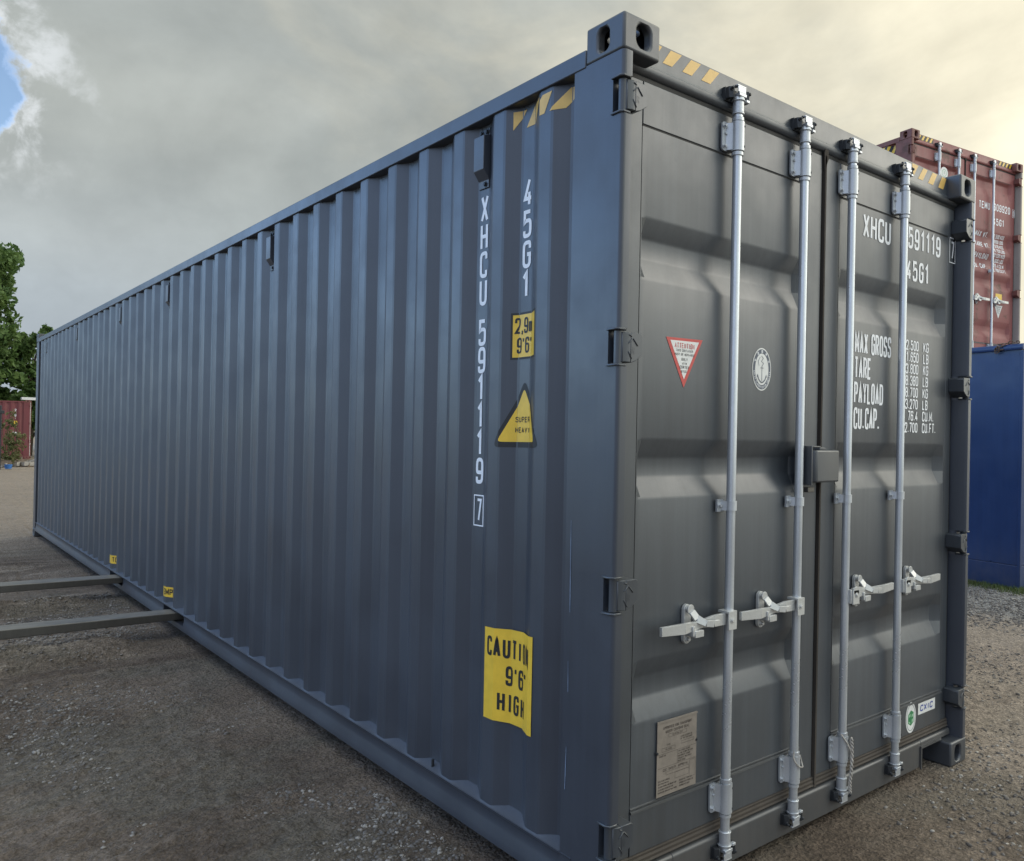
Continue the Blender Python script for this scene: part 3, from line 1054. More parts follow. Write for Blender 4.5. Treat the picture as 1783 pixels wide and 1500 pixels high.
    for i, xr in enumerate(ROD_X):
        yr = 0.035
        rod = MB().cyl((0, 0, 0.150), (0, 0, H - 0.125), 0.0168, 18).build('locking_rod', 'rod_steel', T, smooth=40, loc=(xr, yr, 0))
        rods.append(rod)
        for zc, nm in ((H - 0.236, 0), (0.295, 1)):
            key = 'guide%d' % nm
            if key not in HM:
                b = MB()
                h = 0.052
                # plate with rounded corners, standing off the door
                pl = []
                for (cx, cz, a0) in ((-0.044, h - 0.012, 90), (-0.044, -h + 0.012, 180)):
                    pl += [(cx + 0.012 * math.cos(R(a0 + k * 22.5)), cz + 0.012 * math.sin(R(a0 + k * 22.5))) for k in range(5)]
                pl += [(-0.03, -h), (-0.03, h)]
                b.prism(pl, 1, 0.024, 0.031)
                b.prism([(-0.036, 0.0235), (-0.030, 0.016), (-0.0235, 0.002), (-0.018, 0.018), (-0.02, 0.030)], 2, -h + 0.004, h - 0.004)
                b.cyl((0, 0, -h), (0, 0, h), 0.0245, 22)
                b.box(-0.018, 0.018, 0.018, 0.037, -h + 0.01, h - 0.01)
                b.cyl((0, 0, -h - 0.004), (0, 0, -h - 0.016), 0.0215, 20)
                b.cyl((0, 0, h + 0.004), (0, 0, h + 0.016), 0.0215, 20)
                for z in (-0.036, 0.036):
                    b.bolt((-0.045, 0.024, z), (0, -1, 0), 0.0065, 0.010)
                b.bolt((-0.040, 0.024, 0.010), (0, -1, 0), 0.005, 0.006, washer=False)
                HM[key] = b.mesh('rod_guide', 'galvanised', 35)
                hb = MB()
                hb.cyl((0.012, -0.0195, 0), (0.014, -0.0225, 0), 0.0042, 10)
                HM[key + 'h'] = hb.mesh('bolt_hole', 'dark_steel')
            for mk, nn, dz_ in ((key, 'rod_guide', 0), (key + 'h', 'bolt_hole', -0.036), (key + 'h', 'bolt_hole', 0.036)):
                o = bpy.data.objects.new(nn, HM[mk])
                COL.objects.link(o)
                o.parent = rod
                o.location = (0, 0, zc + dz_)
        if 'clamp' not in HM:
            b = MB()
            b.box(-0.048, -0.016, 0.022, 0.030, -0.022, 0.022)
            b.cyl((0, 0, -0.017), (0, 0, 0.017), 0.0215, 20)
            b.prism([(-0.030, 0.022), (-0.016, -0.010), (-0.010, 0.022)], 2, -0.017, 0.017)
            b.box(-0.012, 0.012, 0.016, 0.037, -0.012, 0.012)
            b.bolt((-0.036, 0.022, 0.0), (0, -1, 0), 0.008, 0.009)
            HM['clamp'] = b.mesh('rod_clamp', 'galvanised', 35)
        o = bpy.data.objects.new('rod_clamp', HM['clamp'])
        COL.objects.link(o)
        o.parent = rod
        o.location = (0, 0, 1.338 + top)
        # cams and keepers at both ends
        for zc, up in ((H - 0.088, 1), (0.108, -1)):
            if 'cam' not in HM:
                b = MB()
                b.cyl((0, 0, -0.062), (0, 0, -0.022), 0.0205, 18)
                b.cyl((0, 0, -0.068), (0, 0, -0.062), 0.0225, 18)
                b.cyl((0, 0, -0.022), (0, 0, -0.006), 0.026, 18, 0.020)
                # forked cam
                b.prism([(-0.020, -0.022), (0.020, -0.022), (0.024, 0.010), (0.012, 0.016), (-0.004, 0.004), (-0.018, 0.012)], 2, -0.008, 0.004)
                b.prism([(-0.026, -0.020), (0.018, -0.020), (0.018, -0.012), (-0.020, -0.012)], 2, 0.0045, 0.026)
                b.prism([(-0.026, -0.018), (0.022, -0.018), (0.022, 0.008), (0.014, 0.014), (0.012, -0.008), (-0.026, -0.008)], 2, 0.0265, 0.032)
                b.box(0.0225, 0.040, -0.020, -0.006, -0.022, -0.012)
                HM['cam'] = b.mesh('rod_cam', 'galvanised', 35)
                k = MB()
                k.box(-0.052, 0.050, 0.004, 0.0205, -0.022, 0.026)
                k.prism([(-0.052, 0.003), (-0.052, -0.012), (-0.040, -0.024), (-0.030, -0.020), (-0.034, 0.003)], 2, -0.018, 0.022)
                k.prism([(0.050, 0.003), (0.050, -0.016), (0.040, -0.030), (0.030, -0.024), (0.034, 0.003)], 2, -0.018, 0.022)
                k.prism([(-0.026, 0.003), (-0.030, -0.010), (-0.014, -0.006), (-0.012, 0.003)], 2, 0.005, 0.030)
                k.bolt((0.042, -0.022, 0.012), (0.3, -1, 0.2), 0.007, 0.012)
                k.bolt((-0.044, -0.018, 0.014), (-0.3, -1, 0.2), 0.006, 0.012)
                k.bolt((0.0, -0.000, 0.036), (0, 0, 1), 0.006, 0.008)
                HM['keep'] = k.mesh('cam_keeper', 'dark_steel', 35)
            for mk, nn, dy in (('cam', 'rod_cam', 0), ('keep', 'cam_keeper', 0.013)):
                o = bpy.data.objects.new(nn, HM[mk])
                COL.objects.link(o)
                o.parent = rod
                o.location = (0, dy, zc)
                o.scale = (1, 1, up)
                add_bevel(o, 0.0012, 1)
        # handle and its catch
        sgn = -1 if i < 2 else 1
        if 'handle%d' % sgn not in HM:
            s_ = sgn
            b = MB()

            def bx(a, c, *r):
                a, c = sorted((a * s_, c * s_))
                b.box(a, c, *r)
            zc = 0
            # clevis on the rod
            if s_ < 0:
                bx(-0.004, 0.040, -0.034, -0.028, -0.036, 0.030)
                bx(-0.004, 0.040, -0.0278, 0.016, 0.022, 0.030)
                bx(-0.004, 0.0, -0.0278, 0.010, -0.036, 0.0218)
            else:
                bx(0.010, 0.058, -0.034, -0.028, -0.040, 0.018)
                b.cyl((0.034, -0.034, 0.014), (0.034, -0.0282, 0.014), 0.020, 14)
                bx(0.000, 0.010, -0.0278, 0.012, -0.036, 0.0218)
            b.bolt((0.022 * s_ if s_ < 0 else 0.034, -0.034, -0.002), (0, -1, 0), 0.008, 0.006)
            # lever: tapered, slightly cranked
            st = [(0.036, -0.012, 0.002, 0.020), (0.100, -0.014, 0.003, 0.020), (0.150, -0.006, -0.001, 0.013), (0.205, -0.010, -0.003, 0.015), (0.260, -0.022, -0.002, 0.018), (0.366, -0.014, 0.000, 0.015)]
            for k in range(len(st) - 1):
                a, c = st[k], st[k + 1]
                vs = []
                for (x, y, z, hh) in (a, c):
                    vs += [(x * s_, y - 0.006, z - hh), (x * s_, y + 0.006, z - hh), (x * s_, y + 0.006, z + hh), (x * s_, y - 0.006, z + hh)]
                b.add(vs, [(0, 1, 5, 4), (1, 2, 6, 5), (2, 3, 7, 6), (3, 0, 4, 7), (0, 3, 2, 1), (4, 5, 6, 7)])
            HM['handle%d' % sgn] = b.mesh('rod_handle', 'handle_steel', 35)
            b = MB()
            xc = 0.195 if s_ < 0 else 0.130
            # back plate standing on the door
            pl = [(0.018 * math.cos(R(a)), 0.048 + 0.018 * math.sin(R(a))) for a in range(0, 181, 20)]
            pl += [(-0.018 * math.cos(R(a)), -0.052 - 0.018 * math.sin(R(a))) for a in range(0, 181, 20)]
            b.prism([(xc * s_ + p[0], p[1]) for p in pl], 1, 0.022, 0.036)
            for z in (0.050, -0.054):
                b.bolt((xc * s_, 0.022, z), (0, -1, 0), 0.0085, 0.012)
            # swinging hasp from the upper bolt over the lever
            b.cyl((xc * s_, 0.006, 0.050), (xc * s_, 0.012, 0.050), 0.017, 14)
            pts = [(0.0, 0.045), (0.012, 0.020), (0.035, 0.004), (0.070, 0.000), (0.105, 0.006)]
            hw = [0.013, 0.014, 0.011, 0.012, 0.004]
            dirx = 1
            for k in range(len(pts) - 1):
                (xa, za), (xb_, zb_) = pts[k], pts[k + 1]
                ya, yb = (0.004, -0.010, -0.030, -0.036, -0.034)[k], (0.004, -0.010, -0.030, -0.036, -0.034)[k + 1]
                ha, hb_ = hw[k], hw[k + 1]
                nx = -(zb_ - za)
                nz = (xb_ - xa)
                l_ = math.hypot(nx, nz)
                nx /= l_
                nz /= l_
                X = xc * s_
                vs = []
                for (x, y, z, hh) in ((xa, ya, za, ha), (xb_, yb, zb_, hb_)):
                    vs += [(X + x - nx * hh, y - 0.004, z - nz * hh), (X + x - nx * hh, y + 0.004, z - nz * hh), (X + x + nx * hh, y + 0.004, z + nz * hh), (X + x + nx * hh, y - 0.004, z + nz * hh)]
                b.add(vs, [(0, 1, 5, 4), (1, 2, 6, 5), (2, 3, 7, 6), (3, 0, 4, 7), (0, 3, 2, 1), (4, 5, 6, 7)])
            b.box(xc * s_ - 0.014, xc * s_ + 0.030, -0.028, 0.021, -0.040, -0.017)
            b.box(xc * s_ - 0.024, xc * s_ - 0.0145, -0.026, 0.010, -0.034, 0.000)
            HM['catch%d' % sgn] = b.mesh('handle_catch', 'handle_steel', 35)
        for nn, mk in (('rod_handle', 'handle%d' % sgn), ('handle_catch', 'catch%d' % sgn)):
            o = bpy.data.objects.new(nn, HM[mk])
            COL.objects.link(o)
            o.parent = rod
            o.location = (0, 0, 0.938 + top)
            add_bevel(o, 0.0015, 1)
    out['rods'] = rods
    return out


HM = {}
main = container('new dark grey forty foot container with steel locking rods, nearest and filling the view', None, (0, 0, 0), 0, beams=True)
T = main['root']
door_l, door_r, sw = main['door0'], main['door1'], main['side_wall']


# print on the doors --------------------------------------------------------
def on_door(eps=0.0010, y=DY):
    return lambda u, v, l: (u, y - eps - l, v)


p = Print(on_door())
p.text('XHCU', 1.517, 2.466, 0.106, 0.050, 0.0140, 0.0115)
p.build('owner_code', 'white_print', door_r)
p = Print(on_door())
p.text('591119', 2.227, 2.484, 0.100, 0.046, 0.0138, 0.0130, align='r')
p.build('container_number', 'white_print', door_r)
p = Print(on_door())
p.text('45G1', 1.897, 2.335, 0.096, 0.045, 0.0138, 0.0140)
p.build('size_code', 'white_print', door_r)
p = Print(on_door(0.0014))
p.text('7', 2.336, 2.498, 0.088, 0.034, 0.010)
p.frame(2.322, 2.380, 2.480, 2.602, 0.0045)
p.build('check_digit', 'white_print', door_r)
def words(name, m, parent, mapf, items, step=0.05):
    """each item (text, u, v, h, w, t, gap, align, shear) becomes a part of its own"""
    for it in items:
        it = tuple(it) + ('l', 0.0)[len(it) - 7:]
        w_ = Print(mapf, step)
        w_.text(it[0], it[1], it[2], it[3], it[4], it[5], it[6], align=it[7], shear=it[8])
        w_.build(name, m, parent)


words('weight_text', 'white_print', door_r, on_door(), [
    (tx, 1.467, z, 0.094, 0.0310, 0.0115, 0.0040) for tx, z in (('MAX GROSS', 1.958), ('TARE', 1.850), ('PAYLOAD', 1.741), ('CU.CAP.', 1.631))])
rows_ = [('32.500', 'KG'), ('71.650', 'LB'), ('3.800', 'KG'), ('8.380', 'LB'), ('28.700', 'KG'), ('63.270', 'LB'), ('76.4', 'CU.M.'), ('2.700', 'CU.FT.')]
for k, (a, c) in enumerate(rows_):
    z = 2.009 - 0.0550 * k
    words('weight_text', 'white_print', door_r, on_door(), [(a, 2.027, z, 0.0475, 0.0235, 0.0068, 0.0036, 'r'), (c, 2.071, z, 0.0475, 0.0240, 0.0068, 0.0036)])

# triangle warning
tri = MB()
pf = on_door(0.0008)
st_ = Print(pf)
st_.poly([(0.291, 1.918), (0.478, 1.922), (0.383, 1.750)][::-1])
st = st_.build('warning_triangle', 'red_print', door_l)
q = Print(on_door(0.0013))
q.poly([(0.312, 1.909), (0.458, 1.912), (0.383, 1.779)][::-1])
q.build('triangle_field', 'white_film', door_l)
q = Print(on_door(0.0018))
q.text('ATTENTION', 0.384, 1.885, 0.018, 0.0090, 0.0024, 0.0030, align='c')
q.build('triangle_heading', 'red_print', door_l)
q = Print(on_door(0.0018))
for k, (s_, h) in enumerate((('THIS CONTAINER', 0.0085), ('MUST BE REPAIRED', 0.0085), ('ONLY', 0.0105), ('WITH', 0.0085), ('CORTEN', 0.0105), ('STEEL', 0.0085))):
    q.text(s_, 0.384, 1.873 - k * 0.0135 - (0.004 if k > 1 else 0), h, h * 0.52, h * 0.14, align='c')
o_ = q.build('triangle_text', 'black_print', door_l)
o_['kind'] = 'stuff'

# oval society emblem
EX, EZ, EA, EB = 0.819, 1.843, 0.058, 0.081


def oval(pr, a, b, cx=EX, cz=EZ, layer=0.0, n=40):
    pr.poly([(cx + a * math.cos(2 * math.pi * i / n), cz + b * math.sin(2 * math.pi * i / n)) for i in range(n)], layer)


q = Print(on_door(0.0008))
oval(q, EA, EB)
q.build('oval_emblem', 'white_film', door_l)
q = Print(on_door(0.0011))
oval(q, EA - 0.004, EB - 0.005)
q.build('emblem_ring', 'navy_print', door_l)
q = Print(on_door(0.0014))
oval(q, EA - 0.017, EB - 0.021)
q.build('emblem_field', 'white_film', door_l)
q = Print(on_door(0.0017), 0.004)
for k, c in enumerate('中国船级社'):
    a = R(90 - (k - 2) * 31)
    cx, cz = EX + (EA - 0.0105) * math.cos(a), EZ + (EB - 0.013) * math.sin(a)
    q.text(c, cx - 0.0045, cz - 0.0055, 0.011, 0.009, 0.0016, rot=a - math.pi / 2, centre=(cx, cz))
s_ = 'CHINA CLASSIFICATION SOCIETY'
for k, c in enumerate(s_):
    a = R(188 + k * 164 / (len(s_) - 1))
    cx, cz = EX + (EA - 0.0105) * math.cos(a), EZ + (EB - 0.013) * math.sin(a)
    q.text(c, cx - 0.0024, cz - 0.0045, 0.009, 0.0050, 0.0012, rot=a + math.pi / 2, centre=(cx, cz))
o_ = q.build('emblem_lettering', 'white_print', door_l)
o_['kind'] = 'stuff'
q = Print(on_door(0.0020), 0.004)
q.stroke([(EX, EZ - 0.045), (EX, EZ + 0.012)], 0.0012)
q.stroke([(EX - 0.009, EZ + 0.005), (EX + 0.009, EZ + 0.005)], 0.0012)
q.stroke([(EX - 0.026, EZ - 0.024), (EX - 0.020, EZ - 0.038), (EX - 0.008, EZ - 0.048), (EX, EZ - 0.050), (EX + 0.008, EZ - 0.048), (EX + 0.020, EZ - 0.038), (EX + 0.026, EZ - 0.024)], 0.0022)
q.poly([(EX - 0.031, EZ - 0.030), (EX - 0.021, EZ - 0.030), (EX - 0.027, EZ - 0.018)])
q.poly([(EX + 0.021, EZ - 0.030), (EX + 0.031, EZ - 0.030), (EX + 0.027, EZ - 0.018)])
q.stroke([(EX, EZ + 0.012), (EX + 0.010, EZ + 0.022), (EX - 0.004, EZ + 0.030), (EX + 0.008, EZ + 0.042), (EX - 0.004, EZ + 0.050)], 0.0010)
q.stroke([(EX - 0.018, EZ + 0.012), (EX - 0.024, EZ + 0.030), (EX - 0.012, EZ + 0.046)], 0.0010)
q.build('emblem_anchor', 'navy_print', door_l)

# data plate
pb = MB().box(0.280, 0.478, DY - 0.0065, DY - 0.0038, 0.366, 0.620)
plate = pb.build('data_plate', 'plate_metal', door_l)
pf = on_door(0.0072)
MB().box(0.278, 0.480, DY - 0.0085, DY - 0.0066, 0.6135, 0.6195).build('plate_edge', 'plate_metal', door_l)
q = Print(pf)
q.text('APPROVED FOR TRANSPORT', 0.379, 0.590, 0.0095, 0.0050, 0.0013, 0.0018, align='c')
q.text('UNDER CUSTOMS SEAL', 0.379, 0.576, 0.0095, 0.0050, 0.0013, 0.0018, align='c')
q.frame(0.335, 0.425, 0.560, 0.571, 0.0008)
q.text('CN/C/09/2021', 0.380, 0.5625, 0.006, 0.0035, 0.0009, 0.0013, align='c')
for k, s_ in enumerate(('MANUFACTURER NO.', 'OF THE CONTAINER')):
    q.text(s_, 0.395, 0.547 - k * 0.008, 0.0055, 0.0030, 0.0009, 0.0010)
q.frame(0.398, 0.462, 0.525, 0.534, 0.0008)
q.text('TYPE', 0.335, 0.532, 0.006, 0.0035, 0.0009, 0.0012, align='c')
q.frame(0.303, 0.368, 0.515, 0.527, 0.0008)
q.text('XH-40HC', 0.336, 0.518, 0.006, 0.0035, 0.0009, 0.0012, align='c')
q.stroke([(0.284, 0.508), (0.474, 0.508)], 0.0004)
q.stroke([(0.380, 0.508), (0.380, 0.462)], 0.0004)
q.stroke([(0.284, 0.462), (0.474, 0.462)], 0.0004)
q.text('OWNER NO.', 0.290, 0.499, 0.0055, 0.0032, 0.0009, 0.0010)
for k, s_ in enumerate(('MAX WEIGHT BLOCK', 'IN THE FLOOR TREATED', 'COMPONENT TIMBER', 'IMMUNITY TREATMENT', 'BASIC 2020')):
    q.text(s_, 0.384, 0.499 - k * 0.0085, 0.0055, 0.0030, 0.0010, 0.0010)
q.text('CSC  SAFETY  APPROVAL', 0.372, 0.448, 0.0085, 0.0046, 0.0012, 0.0018, align='c')
q.frame(0.325, 0.440, 0.434, 0.444, 0.0007)
q.frame(0.370, 0.440, 0.412, 0.433, 0.0007)
for k, s_ in enumerate(('DATE MANUFACTURED', 'IDENTIFICATION NO.', 'MAXIMUM OPERATING GROSS MASS', 'ALLOWABLE STACKING LOAD', 'TRANSVERSE RACKING TEST FORCE')):
    q.text(s_, 0.286, 0.416 - k * 0.0095, 0.0052, 0.0026, 0.0010, 0.0008)
for k, s_ in enumerate(('32500 KG 71650 LB', '216000 KG 476200 LB', '150000 NEWTONS')):
    q.text(s_, 0.392, 0.397 - k * 0.0095, 0.0055, 0.0030, 0.0010, 0.0009)
q.frame(0.444, 0.474, 0.400, 0.458, 0.0007)
o_ = q.build('plate_lettering', 'plate_print', door_l)
o_['kind'] = 'stuff'
for x, z in ((0.2805, 0.515), (0.4775, 0.520)):
    MB().bolt((x, DY - 0.004, z), (0, -1, 0), 0.005, 0.005, 10).build('plate_rivet', 'dark_steel', door_l)

# small stickers, low on the right door
LY = DY - 0.0035
q = Print(on_door(0.0008, LY))
oval(q, 0.048, 0.072, 2.008, 0.281)
q.build('oval_sticker', 'white_film', door_r)
q = Print(on_door(0.0012, LY), 0.01)
n = 30
q.stroke([(2.008 + 0.040 * math.cos(2 * math.pi * i / n), 0.281 + 0.061 * math.sin(2 * math.pi * i / n)) for i in range(n)], 0.0011, True)
q.build('sticker_ring', 'navy_print', door_r)
q = Print(on_door(0.0012, LY))
cx, cz = 2.008, 0.281
q.poly([(cx - 0.026, cz + 0.014), (cx, cz + 0.034), (cx + 0.026, cz + 0.022), (cx + 0.026, cz - 0.024), (cx, cz - 0.038), (cx - 0.026, cz - 0.024)])
q.build('sticker_cube', 'green_print', door_r)
q = Print(on_door(0.0016, LY))
for a in ([(cx - 0.022, cz + 0.012), (cx - 0.004, cz + 0.020), (cx - 0.004, cz + 0.006), (cx - 0.020, cz + 0.002)],
          [(cx + 0.006, cz + 0.014), (cx + 0.022, cz + 0.016), (cx + 0.022, cz + 0.004), (cx + 0.006, cz + 0.000)],
          [(cx + 0.008, cz - 0.010), (cx + 0.022, cz - 0.006), (cx + 0.022, cz - 0.020), (cx + 0.008, cz - 0.026)],
          [(cx - 0.022, cz - 0.014), (cx - 0.006, cz - 0.022), (cx - 0.006, cz - 0.030), (cx - 0.022, cz - 0.022)]):
    q.poly(a)
q.build('sticker_cube_faces', 'pale_green_print', door_r)
q = Print(on_door(0.0008, LY))
q.rect(2.078, 2.246, 0.278, 0.332)
q.build('rectangular_sticker', 'white_film', door_r)
q = Print(on_door(0.0012, LY))
q.text('CXIC', 2.096, 0.291, 0.030, 0.028, 0.0062, 0.008, shear=0.12)
q.build('sticker_lettering', 'blue_print', door_r)

# header tape: one object per stripe
HYF = 0.069
for k, pts in enumerate(([(0.190, 2.829), (0.205, 2.829), (0.240, 2.880), (0.190, 2.880)],
                         [(0.245, 2.828), (0.290, 2.828), (0.338, 2.881), (0.283, 2.881)],
                         [(0.342, 2.828), (0.390, 2.828), (0.436, 2.881), (0.385, 2.881)],
                         [(0.440, 2.828), (0.488, 2.828), (0.536, 2.881), (0.484, 2.881)],
                         [(1.928, 2.852), (1.944, 2.826), (1.985, 2.881), (1.928, 2.881)],
                         [(1.985, 2.822), (2.030, 2.822), (2.075, 2.881), (2.034, 2.881)],
                         [(2.082, 2.822), (2.132, 2.822), (2.172, 2.881), (2.127, 2.881)],
                         [(2.184, 2.822), (2.236, 2.822), (2.268, 2.881), (2.222, 2.881)])):
    q = Print(on_door(0.0008, HYF))
    q.poly(pts)
    q.build('yellow_stripe', 'yellow_tape', T)


# print on the corrugated side ---------------------------------------------
def on_side(eps=0.0012, k=1.0):
    # u is minus y, so text reads left to right when seen from outside
    return lambda u, v, l: (prof(-u) * k - eps - l, -u, v)


def side_poly(pr, pts, layer=0.0, dy=0.008):
    """convex polygon in (y, z) cut into strips along y so that it follows the corrugation"""
    ys = sorted({round(a, 5) for a, _ in pts} | set(breaks(min(a for a, _ in pts), max(a for a, _ in pts))))

    def span(y):
        zs = []
        n = len(pts)
        for i in range(n):
            (a, b), (c, d) = pts[i], pts[(i + 1) % n]
            if min(a, c) - 2e-5 <= y <= max(a, c) + 2e-5:
                if abs(a - c) < 4e-5:
                    zs += [b, d]
                else:
                    zs.append(b + (d - b) * (y - a) / (c - a))
        return min(zs), max(zs)
    vs, fs = [], []
    for y in ys:
        lo, hi = span(y)
        vs += [pr.m(-y, lo, layer), pr.m(-y, hi, layer)]
    for i in range(len(ys) - 1):
        fs.append((2 * i, 2 * i + 1, 2 * i + 3, 2 * i + 2))
    pr.b.add(vs, fs)


YT = [(2.501, 2.396), (2.392, 2.288), (2.282, 2.180), (2.176, 2.073), (2.020, 1.918), (1.914, 1.812), (1.807, 1.705), (1.700, 1.599), (1.593, 1.493), (1.486, 1.385)]
q = Print(on_side(), 0.02)
q.vtext('XHCU', -0.808, YT[:4], 0.050, 0.0145)
q.build('owner_code', 'white_print', sw)
q = Print(on_side(), 0.02)
q.vtext('591119', -0.808, YT[4:], 0.050, 0.0145)
q.build('container_number', 'white_print', sw)
q = Print(on_side(0.0014), 0.02)
q.text('7', -0.823, 1.240, 0.088, 0.034, 0.0105)
q.frame(-0.840, -0.778, 1.224, 1.340, 0.0048)
q.build('check_digit', 'white_print', sw)
q = Print(on_side(), 0.02)
q.vtext('45G1', -0.532, [(2.504, 2.401), (2.389, 2.288), (2.278, 2.178), (2.169, 2.071)], 0.050, 0.0145)
q.build('size_code', 'white_print', sw)
# height sticker
q = Print(on_side(0.0008))
side_poly(q, [(0.436, 1.852), (0.600, 1.850), (0.600, 2.020), (0.436, 2.022)])
q.build('height_sticker', 'black_print', sw)
q = Print(on_side(0.0014))
side_poly(q, [(0.443, 1.859), (0.592, 1.858), (0.592, 2.012), (0.443, 2.014)])
q.build('sticker_field', 'yellow_film', sw)
words('sticker_lettering', 'black_print', sw, on_side(0.0020), [('2,9m', -0.584, 1.944, 0.058, 0.0245, 0.0080, 0.0040), ("9'6\"", -0.576, 1.872, 0.058, 0.0240, 0.0076, 0.0050)], 0.006)
# super heavy triangle


def round_tri(pts, r):
    o = rnd([(a, b, r) for a, b in pts], True, 5)
    return o


q = Print(on_side(0.0008))
side_poly(q, round_tri([(0.396, 1.532), (0.672, 1.530), (0.530, 1.778)], 0.035))
q.build('heavy_load_sticker', 'black_print', sw)
q = Print(on_side(0.0014))
side_poly(q, round_tri([(0.424, 1.552), (0.644, 1.550), (0.530, 1.746)], 0.020))
q.build('sticker_field', 'yellow_film', sw)
words('sticker_lettering', 'black_print', sw, on_side(0.0020), [('SUPER', -0.534, 1.622, 0.020, 0.0130, 0.0030, 0.0045, 'c'), ('HEAVY', -0.534, 1.584, 0.020, 0.0130, 0.0030, 0.0045, 'c')], 0.006)
# caution sign, stiffer: bridges the fold a little
q = Print(on_side(0.0010, 0.82))
side_poly(q, [(0.406, 0.534), (0.695, 0.527), (0.695, 0.862), (0.406, 0.878)])
q.build('caution_sticker', 'yellow_film', sw)
words('sticker_lettering', 'black_print', sw, on_side(0.0018, 0.82), [('CAUTION', -0.678, 0.762, 0.072, 0.030, 0.0108, 0.0085), ("9'6\"", -0.588, 0.664, 0.072, 0.032, 0.0108, 0.010), ('HIGH', -0.620, 0.566, 0.072, 0.031, 0.0108, 0.012)], 0.006)
# stripes under the top rail
for pts in ([(0.237, 2.757), (0.297, 2.757), (0.372, 2.690), (0.312, 2.690)],
            [(0.360, 2.757), (0.412, 2.757), (0.428, 2.742), (0.428, 2.690), (0.400, 2.690)],
            [(0.430, 2.757), (0.500, 2.757), (0.548, 2.690), (0.488, 2.690)],
            [(0.548, 2.757), (0.605, 2.757), (0.605, 2.690)]):
    q = Print(on_side(0.0010))
    side_poly(q, pts)
    q.build('yellow_stripe', 'yellow_tape', sw)
# fork pocket stickers
for y0, y1, z0, z1, tx in ((4.885, 5.150, 0.262, 0.340, 'EMPTY'), (6.850, 7.190, 0.268, 0.346, 'TON')):
    q = Print(on_side(0.0010))
    side_poly(q, [(y0, z0), (y1, z0), (y1, z1), (y0, z1)])
    q.build('pocket_sticker', 'yellow_film', sw)
    words('sticker_lettering', 'black_print', sw, on_side(0.0018), [(tx, -((y0 + y1) / 2 + (0.020 if tx == 'EMPTY' else -0.045)), (z0 + z1) / 2 - 0.024, 0.048, 0.030, 0.0085, 0.0060, 'c')], 0.006)
# scratches on the post and the wall foot
for k, (y, z, h, w, ln) in enumerate(((0.205, 1.00, 0.30, 0.0016, 0.002), (0.207, 0.74, 0.10, 0.0012, 0.002), (0.250, 0.72, 0.055, 0.0035, 0.006),
                                      (0.248, 0.52, 0.05, 0.005, 0.004), (0.256, 0.36, 0.12, 0.0020, 0.002), (0.214, 0.42, 0.14, 0.0016, -0.004))):
    x = 0.0015 if y < 0.235 else WX1 - 0.001
    MB().add([(x, y - w, z), (x, y + w, z), (x, y + w + ln, z + h), (x, y - w * 0.3 + ln, z + h)], [(0, 3, 2, 1)]).build('paint_scratch', 'scratch_mark', sw)

# ventilators ------------------------------------------------------------
vb = MB()
vb.prism([(-0.004, -0.115), (-0.004, 0.115), (-0.008, 0.115), (-0.008, 0.086), (-0.036, 0.080), (-0.036, -0.050), (-0.010, -0.085), (-0.008, -0.115)], 1, -0.034, 0.034)
hood = vb.build('ventilator', 'grey_paint', T, bevel=0.002, loc=(WX1 + 0.003, 0.811, 2.640))
bb = MB()
bb.bolt((0, 0, 0), (-1, 0, 0), 0.008, 0.009)
b0_ = bb.build('ventilator_bolt', 'dark_steel', hood, loc=(-0.0085, -0.018, 0.1))
inst(b0_, (-0.0085, 0.018, 0.1))
inst(b0_, (-0.0085, -0.012, -0.1))
for k in (8, 16, 22, 30, 38):
    inst_tree(hood, (WX1 + 0.003, 0.811 + PITCH * k, 2.640))

# sealed fillet where the wall stands on the rail
wb = MB()
rng = random.Random(4)
ya = [0.238 + 0.0139 * i for i in range(843)]
pa = []
for y in ya:
    x = prof(y)
    pa.append(((x - 0.0006, y, 0.211 + 0.42 * x + 0.0015 * rng.random()), (x * 0.45, y, 0.2095 + 0.12 * x), (0.0012, y, 0.2088)))
vs = [q for t3 in pa for q in t3]
fs = []
for i in range(len(pa) - 1):
    for k in range(2):
        fs.append((i * 3 + k, i * 3 + k + 1, i * 3 + k + 4, i * 3 + k + 3))
wb.add(vs, fs)
wb.build('sealant_fillet', 'sealant', T, smooth=60)
# lashing ring on the rail ledge
MB().cyl((0.022, 1.075, 0.214), (0.022, 1.075, 0.245), 0.006, 8).build('ledge_pin', 'dark_steel', T)

# lock box ------------------------------------------------------------------
lb = MB().box(1.048, 1.056, -0.002, DY - 0.0005, 1.402, 1.556).box(1.0562, 1.11, -0.002, 0.006, 1.550, 1.556).box(1.0562, 1.10, 0.062, DY - 0.0005, 1.402, 1.550).build('lock_box_bracket', 'hinge_paint', T, bevel=0.002)
poly = [(1.064, 0.070), (1.064, 0.022), (1.070, 0.006), (1.082, -0.004), (1.235, -0.004), (1.244, 0.000), (1.248, 0.010), (1.248, 0.070)]
box = MB().prism(poly, 2, 1.412, 1.540).build('lock_box', 'hinge_paint', T, bevel=0.007, seg=3)
MB().prism([(1.12, 1.5405), (1.17, 1.5405), (1.162, 1.549), (1.125, 1.552)], 1, 0.010, 0.055).build('lock_box_lug', 'hinge_paint', box, bevel=0.002)
pts = [(1.248 + 0.016 * math.sin(a), 0.02, 1.485 + 0.019 * math.cos(a)) for a in [R(x) for x in range(0, 181, 20)]]
MB().tube(pts, 0.003, 6).build('lock_box_loop', 'galvanised', box, smooth=60)
MB().box(1.075, 1.118, 0.030, 0.060, 1.372, 1.392).build('lock_box_tab', 'worn_steel', box, bevel=0.002)

